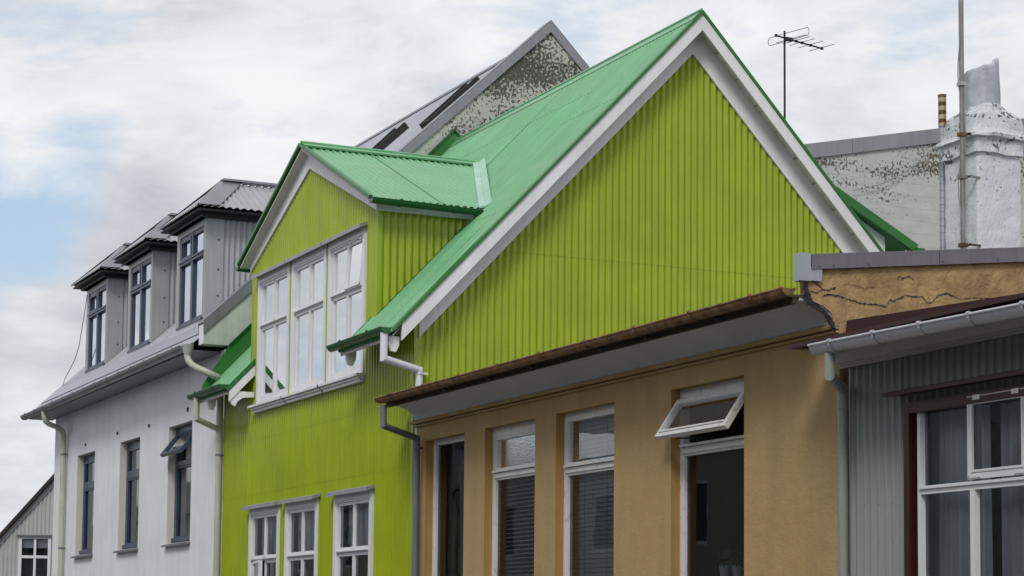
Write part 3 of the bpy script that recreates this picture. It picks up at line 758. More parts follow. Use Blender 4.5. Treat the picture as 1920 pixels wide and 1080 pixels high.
    def capseg(ya, yb, sgn):
        A, B = zc(ya), zc(yb); sl_ = (B-A)/(yb-ya)
        h = .235*.5*math.hypot(1, sl_)
        m.hexa([(XP0-.015, ya, A-.012), (XP1+.016, ya, A-.012), (XP1+.016, yb, B-.012), (XP0-.015, yb, B-.012), (XP0-.03, ya, A+.012), (XP1+.028, ya, A+.012), (XP1+.028, yb, B+.012), (XP0-.03, yb, B+.012)])
        for xx in (XP1+.016, XP0-.026):
            m.hexa([(xx, ya, A-h*.93), (xx+.010, ya, A-h*.93), (xx+.010, yb, B-h*.93), (xx, yb, B-h*.93), (xx, ya, A), (xx+.010, ya, A), (xx+.010, yb, B), (xx, yb, B)])
    ys = [7.205, 9.42, 9.43, 11.934]
    for a, b in ((7.205, 9.42), (9.424, 11.934), (11.934, 14.4), (14.404, 17)): capseg(a, b, 1)
    m.build('parapet_cap', 'zinc', H)
    # dormers
    for k, xc in enumerate((-27.065, -29.72, -32.385)):
        hw = .668; yd = 7.7; a, b = xc-hw, xc+hw; zt = 7.05; zs_ = 5.70
        D = MB()
        D.box(a, a+.12, yd, yd+.05, zs_-.06, zt); D.box(b-.06, b, yd, yd+.05, zs_-.10, zt); D.box(a+.12, b-.06, yd+.002, yd+.05, zt-.10, zt)
        D.box(a+.10, b-.06, yd-.02, yd+.05, zs_-.06, zs_+.0)
        do = D.build('dormer', 'grey_corr', H)
        for sx, sg in ((b, 1), (a, -1)):
            c = MB(); bott = lambda u: zw(u)-.02
            c.corr((sx, 0, 0), (0, 1, 0), (0, 0, 1), (sg, 0, 0), yd+.24, 9.3, bott, lambda u: max(bott(u), zt), pitch=.0763, amp=.0125)
            c.prism([(sx, yd, zw(yd)-.05), (sx, yd, zt), (sx, yd+.25, zt), (sx, yd+.25, zw(yd+.25)-.05)], (sg*.014, 0, 0))
            c.build('dormer_cheek', 'grey_corr', do)
            s3 = MB()
            for z in (6.0, 6.35, 6.75): s3.tube([(sx+sg*.012, yd+.18, z), (sx+sg*.024, yd+.18, z)], .011, 8)
            s3.build('screw', 'rubber_dark', do)
            s3 = MB(); s3.beam((sx+sg*.02, yd+.02, zw(yd)+.02), (sx+sg*.02, 9.2, zw(9.2)+.02), (0, 0, 1), .06, .02); s3.build('apron_flashing', 'zinc_dark', do)
        # hipped roof
        ez, rz = 7.13, 7.68; yf, yr = 7.50, 8.13; ya_ = 9.95; ew = .975
        rr = MB(); e0, e1 = xc-ew, xc+ew; 
        sp = (rz-ez)/ew; q = math.hypot(1, sp)
        for sg in (1, -1):
            Vv = V((sg/q, 0, -sp/q)); Nn = V((sg*sp/q, 0, 1/q))
            # side slope corrugated, clipped by the hip
            rr.corr((xc, 0, rz), (0, 1, 0), Vv, Nn, yf+.02, ya_, lambda u: max(.02, (yr-u)/(yr-yf)*ew*q), ew*q, pitch=.0763*1.3, amp=.0125, nails=(.9,), nstep=3)
        sp2 = (rz-ez)/(yr-yf); q2 = math.hypot(1, sp2)
        rr.corr((0, yr, rz), (1, 0, 0), V((0, -1/q2, -sp2/q2)), V((0, -sp2/q2, 1/q2)), e0, e1, lambda u: abs(u-xc)/ew*(yr-yf)*q2, (yr-yf)*q2+.015, pitch=.0763, amp=.0095)
        ro = rr.build('dormer_roof', 'grey_corr', do)
        hp = MB()
        for sg in (1, -1):   # flat hip flashings
            R0 = V((xc, yr, rz+.03)); E0 = V((xc+sg*ew, yf, ez+.022)); 
            hp.quad(R0, E0, E0+V((0, .30, .004)), R0+V((0, .28, .0)))
            hp.quad(R0, E0, E0+V((-sg*.10, -.0, -.0)), R0+V((-sg*.02, -.03, 0)))
        hp.beam((xc, yr-.02, rz+.028), (xc, ya_, rz+.028), (0, 0, 1), .16, .03)
        hp.build('hip_flashing', 'zinc', ro)
        uf = MB(); uf.box(e0+.03, e1-.03, yf+.03, 9.4, ez-.05, ez-.03); uf.box(a-.12, b+.12, yf+.12, 9.4, ez-.10, ez-.05); uf.box(a-.04, b+.04, yd-.07, 9.3, zt-.0+.002, ez-.10)
        uf.build('dormer_soffit', 'blackish', do)
        # window
        wx0, wx1, wz0, wz1 = a+.12, b-.06, zs_, zt-.10
        w = MB(); frame_box(w, wx0, wx1, wz0, wz1, yd+.012, yd+.06, .06)
        xm = (wx0+wx1)/2; rail = 6.60
        w.box(xm-.045, xm+.045, yd+.006, yd+.055, wz0, wz1); w.box(wx0, wx1, yd-.004, yd+.05, rail-.05, rail+.02); w.box(wx0, wx1, yd-.018, yd+.05, rail-.012, rail+.008)
        w.box(wx0-.02, wx1+.02, yd-.03, yd+.02, wz0-.02, wz0+.006)
        frame_box(w, wx0+.05, xm-.04, rail+.02, wz1-.05, yd+.0, yd+.05, .035); 
        wo = w.build('dormer_window', 'blue_frame', H)
        for p0, p1 in ((wx0+.05, xm-.04), (xm+.04, wx1-.05)):
            for z0, z1 in ((wz0+.05, rail-.04), (rail+.02, wz1-.05)):
                g = MB(); g.quad((p0, yd+.04, z0), (p1, yd+.04, z0), (p1, yd+.04, z1), (p0, yd+.04, z1)); g.build('pane', 'glass_bright', wo)
        room(wo, wx0, wx1, wz0, wz1, yd+.07, .4, 'room_pale')
        which = ('nearest the green house', 'between the other two dormers', 'farthest from the green house')[k]
        curtain('curtain', wx0+.04, wx1-.04, wz0+.03, wz1-.04, yd+.12, 'curtain_white', 'white curtain behind the blue window of the grey dormer %s' % which, 'curtain', 'white curtains in the grey dormers', folds=6, amp=.012)
    # roof windows: dark framed, standing proud of the sheets
    p0 = (0, 7.14, 5.142); nr = (0, -s_, c_)
    for (pa, pb) in (((692, 287), (768, 226)), ((806, 222), (899, 143))):
        A = onP(*pa, V(p0)+V(nr)*.10, nr); B = onP(*pb, V(p0)+V(nr)*.10, nr)
        xa = (A.x+B.x)/2; va = (A-V(p0)).dot(vv); vb_ = (B-V(p0)).dot(vv)
        fr = MB(); n_ = V(nr)
        def P(x, v, n): return V((x, 7.14, 5.142))+vv*v+n_*n
        for (xx0, xx1) in ((xa-.05, xa), (xa-.44, xa-.39)):
            fr.hexa([P(xx0, va, 0), P(xx1, va, 0), P(xx1, vb_, 0), P(xx0, vb_, 0), P(xx0, va, .10), P(xx1, va, .10), P(xx1, vb_, .12), P(xx0, vb_, .12)])
        for v_ in (va, vb_-.05):
            fr.hexa([P(xa-.39, v_, 0), P(xa-.05, v_, 0), P(xa-.05, v_+.05, 0), P(xa-.39, v_+.05, 0), P(xa-.39, v_, .09), P(xa-.05, v_, .09), P(xa-.05, v_+.05, .09), P(xa-.39, v_+.05, .09)])
        sk = fr.build('roof_window', 'rubber_dark', rf)
    # downpipes
    yp = 7.05; z0 = 5.04
    P_ = lambda px, py, y: onY(px, py, y)
    a = P_(82.5, 768, yp)
    pts = [V((a.x, 7.05, 5.05)), P_(83, 783, 7.05), P_(86, 790, 7.08), P_(92, 795, 7.14), P_(101.7, 799, 7.24), P_(111, 803, 7.34), P_(117, 808, 7.40), P_(119.5, 816, 7.43)]
    e = P_(119.5, 830, 7.43); pts += [e, V((e.x, 7.43, .1))]
    pipe(H, pts, .042, 'pipe_cream', clamps=[V((e.x, 7.43, P_(119, 852, 7.43).z)), V((e.x, 7.43, P_(119, 1027, 7.43).z))])
    a = P_(352, 655, 7.05)
    pts = [V((a.x, 7.05, 5.05)), P_(351.5, 668, 7.05), P_(354, 677, 7.06), P_(360, 684, 7.09), P_(370, 690, 7.14), P_(390, 699, 7.24), P_(407, 707, 7.36), P_(411, 714, 7.41)]
    x_ = pts[-1].x; pts.append(V((x_, 7.42, 4.42)))
    pipe(H, pts, .042, 'pipe_cream', joints=[])
    m = MB(); m.tube([V((a.x, 7.05, 5.10)), V((a.x, 7.05, 4.98))], .075, 16, rs=[.075, .045]); m.build('pipe_hopper', 'pipe_cream', H)
white_house()

# ------------------------------------------------------------------ OCHRE HOUSE
def ochre_house():
    H = thing('ochre_house', 'ochre rendered house with rusty gutter and cracked parapet', 'house', (XA, YF, 0))
    X0 = XR+.015
    wins = []
    for a, b in (((799, 825.8), (871, 811)), ((909.7, 803), (1003.7, 784.7)), ((1042.5, 776.3), (1152, 753.7)), ((1258.3, 731.7), (1395, 703.7))):
        wins.append((onY(*a).x, onY(*b).x, 1.05, 3.40))
    m = MB(); wall_holes(m, X0, XA+.002, 0, 3.62, YF, wins, 0); m.quad((XA+.002, YF, 0), (XA+.002, YF+.03, 0), (XA+.002, YF+.03, 3.6), (XA+.002, YF, 3.6))
    m.quad((X0, 7.5, 0), (X0, 7.5, 3.6), (X0, 7.6, 3.6), (X0, 7.6, 0))
    m.build('front_wall', 'ochre', H)
    m = MB(); zt = lambda y: 4.035-.012+.113*(y-7.283)
    m.prism([(XA, YF+.012, 0), (XA, YF+.012, 3.58), (XA, 7.46, 3.60), (XA, 7.44, 3.67), (XA, 7.38, 3.71), (XA, 7.27, 3.745), (XA, 7.25, zt(7.25)), (XA, 16, zt(16)), (XA, 16, 0)], (-.10, 0, 0))
    m.build('side_parapet', 'ochre_rough', H)
    m = MB(); m.quad((X0, 16, 0), (XA-.12, 16, 0), (XA-.12, 16, 4.7), (X0, 16, 4.7)); m.quad((X0, 13.65, 0), (X0, 16, 0), (X0, 16, 4.7), (X0, 13.65, 4.4)); m.build('back_wall', 'ochre', H)
    m = MB(); m.corr((0, 7.07, 3.772), (1, 0, 0), V((0, 1, .108)).normalized(), V((0, -.108, 1)).normalized(), X0, XA-.125, 0, 9.0, pitch=.0763, amp=.008, seg=4); m.build('roof', 'zinc_dark', H)
    # cap on parapet
    m = MB(); yA = 7.27
    def cap(ya, yb, out=0):
        za, zb = zt(ya), zt(yb)
        m.hexa([(XA-.125, ya, za), (XA+.03+out, ya, za), (XA+.03+out, yb, zb), (XA-.125, yb, zb), (XA-.125, ya, za+.014), (XA+.03+out, ya, za+.014), (XA+.03+out, yb, zb+.014), (XA-.125, yb, zb+.014)])
        m.hexa([(XA+.018+out, ya, za-.085), (XA+.029+out, ya, za-.085), (XA+.029+out, yb, zb-.085), (XA+.018+out, yb, zb-.085), (XA+.018+out, ya, za), (XA+.029+out, ya, za), (XA+.029+out, yb, zb), (XA+.018+out, yb, zb)])
    cap(7.275, 8.27); cap(8.276, 11, .001); cap(11.006, 16)
    for y in (7.33, 7.44, 7.71, 8.30, 8.75): m.tube([(XA+.028, y, zt(y)-.062), (XA+.036, y, zt(y)-.062)], .007, 8)
    m.build('parapet_cap', 'zinc_dark', H)
    m = MB(); m.box(onY(1489, 510, 7.19).x, XA+.026, 7.185, 7.268, 3.86, 4.040); m.box(XA-.05, XA+.022, 7.26, 7.355, 3.865, 3.955); m.build('cap_end_box', 'zinc_light', H)
    # black rot at the corner where cornice meets the parapet, and the cracks
    rot = MB(); random.seed(3)
    path = [(1508, 533), (1511, 545), (1513, 556), (1517, 566), (1525, 573), (1535, 578), (1545, 587), (1553, 597), (1558, 606), (1563, 613), (1566, 622)]
    wd = [6, 9, 13, 11, 9, 8, 7, 8, 9, 6, 4]
    for i in range(len(path)-1):
        p, q = onX(*path[i], XA+.006), onX(*path[i+1], XA+.006)
        for k in range(5):
            t = k/5; c = p.lerp(q, t); r_ = (wd[i]*(1-t)+wd[i+1]*t)/300
            ang = random.random()*6
            ring = [(XA+.004+random.random()*.01, c.y+math.cos(ang+j*1.047)*r_*random.uniform(.35, 1.0), c.z+math.sin(ang+j*1.047)*r_*random.uniform(.35, 1.0)) for j in range(6)]
            rot.poly(ring)
    rot.build('rot_stain', 'rubber_dark', H)
    cr = MB()
    def crack(px, w, jit=1.0):
        pts = []
        for i in range(len(px)-1):
            (ax, ay), (bx, by) = px[i], px[i+1]; n_ = max(2, int(math.hypot(bx-ax, by-ay)/4))
            for k in range(n_):
                t = k/n_; pts.append((ax+(bx-ax)*t+random.uniform(-jit, jit)*.6, ay+(by-ay)*t+random.uniform(-jit, jit)))
        pts.append(px[-1])
        for i in range(len(pts)-1):
            p, q = onX(*pts[i], XA+.005), onX(*pts[i+1], XA+.005)
            w0 = w*random.uniform(.2, .9); w1 = w*random.uniform(.2, .9)
            cr.quad(p+V((0, 0, -w0)), q+V((0, 0, -w1)), q+V((0, 0, w1)), p+V((0, 0, w0)))
    z = lambda x, y: (1440+x/6, 460+y/6)
    crack([z(600, 590), z(640, 560), z(700, 555), z(830, 575), z(880, 600), z(960, 620), z(1050, 655), z(1200, 665), z(1330, 685), z(1375, 610), z(1410, 630), z(1460, 600), z(1550, 560), z(1650, 575), z(1740, 575), z(1790, 640), z(1830, 650), z(1920, 560), z(2010, 540), z(2080, 570)], .0065)
    crack([z(500, 400), z(560, 440), z(615, 495), z(560, 530), z(480, 515)], .005)
    crack([z(620, 500), z(690, 500), z(760, 480)], .009, 2.5)
    crack([z(840, 455), z(880, 440), z(960, 450), z(1050, 475), z(1130, 475), z(1200, 480)], .0025, 2)
    crack([z(1890, 350), z(1893, 420), z(1905, 500), z(1920, 560)], .003)
    crack([z(2080, 570), z(2170, 610), z(2300, 590), z(2500, 600), z(2700, 570), z(2880, 560)], .004)
    crack([z(1780, 480), z(1800, 560), z(1830, 640)], .002)
    for dx in (-40, 60): crack([z(1480+dx*.2, 390), z(1500+dx, 355), z(1580, 350), z(1640, 385)], .004, 2)
    cr.build('wall_crack', 'rubber_dark', H)
    # cornice: string mouldings, cove, board, gutter
    m = MB(); n = 12
    XC0, XC1 = -18.36, XA-.012
    seq = [(YF-.002, 3.605), (YF-.042, 3.605)]+[(7.22+.236*math.sin(i/n*math.pi/2), 3.607+.128*math.cos(i/n*math.pi/2)) for i in range(n, -1, -1)]+[(7.205, 3.735), (7.205, 3.752)]
    for i in range(len(seq)-1):
        (y0, z0), (y1, z1) = seq[i], seq[i+1]; m.quad((XC0, y0, z0), (XC1, y0, z0), (XC1, y1, z1), (XC0, y1, z1), 1 < i < n+1)
    for X_ in (XC0, XC1): m.poly([(X_, y, z) for y, z in seq]+[(X_, YF-.002, 3.752)])
    m.build('cornice', 'cove_grey', H)
    m = MB(); m.box(X0+.02, XA-.004, YF-.050, YF-.004, 3.572, 3.602); m.box(X0+.02, XA-.003, YF-.026, YF-.004, 3.545, 3.560); m.build('string_moulding', 'ochre', H)
    m = MB(); m.box(XC0+.01, XA-.015, 7.10, 7.30, 3.754, 3.772); m.box(XC0+.01, XA-.02, 7.16, 7.19, 3.715, 3.753); m.build('eave_board', 'brown_board', H)
    ga = onY(712, 747, 7.03); gb = onY(1479, 541, 7.03)
    ga.z = 3.776; gb.z = 3.779; gut = half_gutter(H, ga, gb, .048, 'rust', clips=9, lipr=.0085)
    # grime hanging beneath the gutter
    random.seed(11)
    for t in (.2, .33, .45, .62, .72, .86):
        c = ga.lerp(gb, t)
        m = MB()
        for k in range(4): x = c.x-.02+k*.012; m.tube([(x, 7.09, c.z-.05), (x+.02, 7.1, c.z-.065-random.random()*.02)], .016, 6)
        m.build('moss_clump', 'rubber_dark', H)
    # downpipe, grey, at the green corner
    a = onY(719, 760, 7.03); b = onY(719, 798, 7.03); c = onY(782, 822, 7.44)
    pipe(H, [V((a.x, 7.03, a.z)), b, c, V((c.x, c.y, .1))], .031, 'pipe_grey', clamps=[V((c.x, c.y, onY(782, 840, 7.44).z))])
    # windows
    for i, (x0, x1, z0, z1) in enumerate(wins):
        d = .080; yb = YF+d; yf = YF+.078
        j = MB(); j.quad((x0, YF, z0), (x0, YF, z1), (x0, yb, z1), (x0, yb, z0)); j.quad((x1, YF, z0), (x1, yb, z0), (x1, yb, z1), (x1, YF, z1)); j.quad((x0, YF, z1), (x1, YF, z1), (x1, yb, z1), (x0, yb, z1)); j.quad((x0, YF, z0), (x0, yb, z0), (x1, yb, z0), (x1, YF, z0))
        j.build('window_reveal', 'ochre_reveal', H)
        w = MB(); wt = (.03, .09, .05, .09)[i]; fw = .036
        frame_box(w, x0, x1, z0, z1, yf, yf+.06, fw, .06, wt)
        rail = (None, 3.005, 2.955, 2.975)[i]
        if rail:
            w.box(x0+fw, x1-fw, yf-.008, yf+.05, rail-.05, rail-.008); w.box(x0+fw, x1-fw, yf-.028, yf+.05, rail-.004, rail+.014)
        wo = w.build('window', 'peeling', H)
        zones = [(z0+.06, (rail-.05) if rail else z1-wt)]
        if rail: zones.append((rail+.014, z1-wt))
        for q, (c, e) in enumerate(zones):
            if i == 3 and q == 1: continue
            sh = .02
            s_ = MB(); frame_box(s_, x0+fw, x1-fw, c, e, yf+.004, yf+.045, sh if q == 0 else .022, sh, .02); s_.build('sash', 'peeling', wo)
            g = MB(); g.quad((x0+fw+.01, yf+.03, c+.01), (x1-fw-.01, yf+.03, c+.01), (x1-fw-.01, yf+.03, e-.01), (x0+fw+.01, yf+.03, e-.01))
            g.build('pane', 'frosted' if (i == 1 and q == 1) else ('glass_mid' if (i == 2 and q == 1) else 'glass' if i == 2 else 'glass_dark'), wo)
        if i == 3:    # top hung light propped open
            hy, hz = yf-.005, z1-.10; Hh = hz-(rail+.014)+.03
            s_ = MB(); frame_box(s_, x0+.02, x1-.015, hz-Hh, hz, hy-.042, hy, .042, .05, .04)
            s_.box(x0+.055, x1-.05, hy-.050, hy-.041, hz-Hh+.035, hz-Hh+.05)
            so = s_.build('open_sash', 'peeling', wo, label='top hung light propped open, its white paint peeling')
            g = MB(); g.quad((x0+.06, hy-.02, hz-Hh+.05), (x1-.055, hy-.02, hz-Hh+.05), (x1-.055, hy-.02, hz-.035), (x0+.06, hy-.02, hz-.035)); go = g.build('pane', 'glass_mid', wo)
            piv = V((0, hy, hz)); rt = Matrix.Translation(piv) @ Matrix.Rotation(R(-34), 4, 'X') @ Matrix.Translation(-piv)
            so.data.transform(rt); go.data.transform(rt)
            st = MB(); st.beam((x0+.3, hy+.03, rail+.05), (x0+.25, hy-.17, rail+.04), (0, 0, 1), .012, .01); st.build('stay_bar', 'rubber_dark', wo)
        room(wo, x0-.34, x1+.08, z0, z1, yf+.062, .9)
    # chimney (part of this house) ------------------------------------------------
    cx, cy, hx = -17.285, 13.355, .285
    lv = []   # (z, half size, roundness exponent)
    z = 4.3
    def P(z, h, e=16): lv.append((z, h, e))
    zz = 4.3
    while zz < 6.52: P(zz, hx); zz += .05
    for a_, b_, e_ in ((6.535, hx, 16), (6.54, hx+.028, 16), (6.59, hx+.026, 16), (6.64, hx+.03, 16), (6.695, hx+.028, 16), (6.70, hx+.075, 16), (6.735, hx+.070, 14), (6.76, hx+.045, 12), (6.80, hx+.032, 12), (6.84, hx+.028, 12), (6.88, hx+.024, 10), (6.92, hx+.018, 9), (6.95, hx+.01, 8), (6.975, hx-.01, 6), (6.995, hx-.035, 5), (7.015, hx-.055, 4), (7.04, hx-.07, 3), (7.06, .215, 2.4), (7.09, .20, 2)): P(a_, b_, e_)
    nn = 160; verts = []; faces = []
    for (zq, h, e) in lv:
        for i in range(nn):
            t = 2*math.pi*i/nn; c, s_ = math.cos(t), math.sin(t)
            rr = h/((abs(c)**e+abs(s_)**e)**(1/e))
            p = V((cx+c*rr, cy+s_*rr, zq)); amp = .009 if zq < 6.5 else .016
            dn = noise.noise(p*6)*amp+noise.noise(p*26)*amp*.4+noise.noise(p*60)*.003
            if zq > 6.72: dn += noise.noise(p*5+V((3, 1, 0)))*.03
            p += V((c, s_, 0))*dn; p.z += noise.noise(p*6+V((9, 9, 9)))*.018 if zq > 6.45 else 0
            verts.append(p)
    for k in range(len(lv)-1):
        for i in range(nn):
            a = k*nn+i; b = k*nn+(i+1) % nn; faces.append((a, b, b+nn, a+nn))
    kk = [i for i, l in enumerate(lv) if l[0] > 6.73][0]
    def mk(name, mat, k0, k1, par):
        mb = MB(); mb.v = [tuple(v) for v in verts[k0*nn:(k1+1)*nn]]; mb.f = [tuple(i-k0*nn for i in f) for f in faces[k0*nn:k1*nn]]; mb.sm = [False]*len(mb.f)
        return mb.build(name, mat, par)
    ch = mk('chimney', 'whitewash', 0, kk, H); mk('chimney_crown', 'crown_wash', kk, len(lv)-1, ch)
    # broken pot
    mb = MB(); rp = .195; n2 = 48; rows = 12; pv = []
    pc = V((cx+.0, cy-.02, 0))
    for k in range(rows+1):
        for i in range(n2):
            t = 2*math.pi*i/n2
            sd = math.cos(t)*.36+math.sin(t)*.93   # towards +y is the picture's right
            topz = 7.49+.06*sd+.025*noise.noise(V((math.cos(t)*3, math.sin(t)*3, 1)))
            if .55 < sd < .85 and math.cos(t) > 0: topz += .05
            if sd > .9: topz -= .07
            zz = 7.05+(topz-7.05)*k/rows; r_ = rp+.01*(1-k/rows)+noise.noise(V((math.cos(t)*2, math.sin(t)*2, zz*4)))*.008
            pv.append((pc.x+math.cos(t)*r_, pc.y+math.sin(t)*r_, zz))
    mb.v = pv
    for k in range(rows):
        for i in range(n2): a = k*n2+i; b = k*n2+(i+1) % n2; mb.f.append((a, b, b+n2, a+n2)); mb.sm.append(True)
    base = len(mb.v); mb.v += [(pc.x+(v[0]-pc.x)*.84, pc.y+(v[1]-pc.y)*.84, v[2]-.005) for v in pv[rows*n2:]]; mb.v += [(v[0]*1., v[1], 7.1) for v in mb.v[base:base+n2]]
    for i in range(n2):
        j = (i+1) % n2; mb.f.append((rows*n2+i, rows*n2+j, base+j, base+i)); mb.sm.append(False); mb.f.append((base+i, base+j, base+n2+j, base+n2+i)); mb.sm.append(True)
    mb.build('chimney_pot', 'pot_grey', ch)
    # metal flue behind the stack
    fp = onX(1767.5, 300, -17.72)
    zt_ = onX(1767.5, 178, -17.72).z; zm = onX(1767.5, 238, -17.72).z
    fl = MB(); fl.tube([(fp.x, fp.y, 4.3), (fp.x, fp.y, zm)], .034, 16)
    z = 4.4
    while z < zm: fl.tube([(fp.x, fp.y, z), (fp.x, fp.y, z+.008)], .038, 16); z += .075
    fo = fl.build('flue_pipe', 'zinc_light', H)
    fl = MB(); fl.tube([(fp.x, fp.y, zm), (fp.x, fp.y, zt_-.012)], .043, 16, False); fl.tube([(fp.x, fp.y, zt_-.012), (fp.x, fp.y, zt_)], .046, 16, False); fl.build('flue_tip', 'flue_rust', fo)
    return wins
owins = ochre_house()

def blinds():
    for i, (mat, lab, zmax, x_in, gap) in {1: ('blind_grey', 'dark grey venetian blind with open slats in the ochre wall', 2.93, .14, .0), 2: ('blind_blue', 'pale blue venetian blind in the third window of the ochre wall', 3.30, .15, 0)}.items():
        x0, x1, z0, z1 = owins[i]
        m = MB(); z = z0+.1; y = YF+.20
        tilt = .028 if i == 2 else .010
        while z < zmax:
            m.hexa([(x0-.16, y-.012, z), (x1-.02, y-.012, z), (x1-.02, y+.012, z+tilt), (x0-.16, y+.012, z+tilt), (x0-.16, y-.012, z+.002), (x1-.02, y-.012, z+.002), (x1-.02, y+.012, z+tilt+.002), (x0-.16, y+.012, z+tilt+.002)] if i == 1 else
                   [(x0-.16, y-.006, z), (x1-.02, y-.006, z), (x1-.02, y+.006, z+.034), (x0-.16, y+.006, z+.034), (x0-.16, y-.008, z+.001), (x1-.02, y-.008, z+.001), (x1-.02, y+.004, z+.035), (x0-.16, y+.004, z+.035)])
            z += .0375
        b = m.build('venetian_blind', mat); setp(b, lab, 'blind')
        m = MB()
        for xx in (x0+x_in+.02, (x0+x1)/2+.05, x1-.12): m.tube([(xx, y-.016, z0+.1), (xx, y-.016, zmax)], .002, 4)
        m.build('cord', 'cable', b)
        b.data.name = 'venetian_blind'
    # flower pots on the sill of the fourth window
    x0, x1, z0, z1 = owins[3]
    for k, (px, lf, lab) in enumerate(((1362, 'leaf_pale', 'pale scalloped flower pot with grey-green plant, left of the pair on the sill'), (1386, 'leaf', 'pale scalloped flower pot with dark green plant, right of the pair on the sill'))):
        c = onY(px, 1075, YF+.30); zt = onY(px, 1062, YF+.30).z
        T = thing('potted_plant', lab, 'potted plant', (c.x, YF+.30, zt-.16))
        p = MB(); n = 20
        p.tube([(c.x, YF+.30, zt-.16), (c.x, YF+.30, zt-.002)], .05, n, True, rs=[.040, .052])
        for i in range(n):
            t = 2*math.pi*i/n; q = V((c.x+math.cos(t)*.052, YF+.30+math.sin(t)*.052, zt))
            if i % 2 == 0: p.tri(q+V((-math.sin(t)*.009, math.cos(t)*.009, 0)), q-V((-math.sin(t)*.009, math.cos(t)*.009, 0)), q+V((0, 0, .014)))
        p.build('pot', 'pot_blue', T)
        lfm = MB(); random.seed(20+k)
        for i in range(260):
            d = V((random.gauss(0, 1), random.gauss(0, 1), random.gauss(.4, .9))).normalized()*random.uniform(.02, .075)
            q = V((c.x, YF+.30, zt+.055))+d; s_ = .010
            u = V((random.gauss(0, 1), random.gauss(0, 1), random.gauss(0, 1))).normalized()*s_; v_ = u.cross(V((random.gauss(0, 1), random.gauss(0, 1), 1))).normalized()*s_*.5
            lfm.quad(q-u, q+v_, q+u, q-v_)
        lfm.build('foliage', lf, T)
blinds()

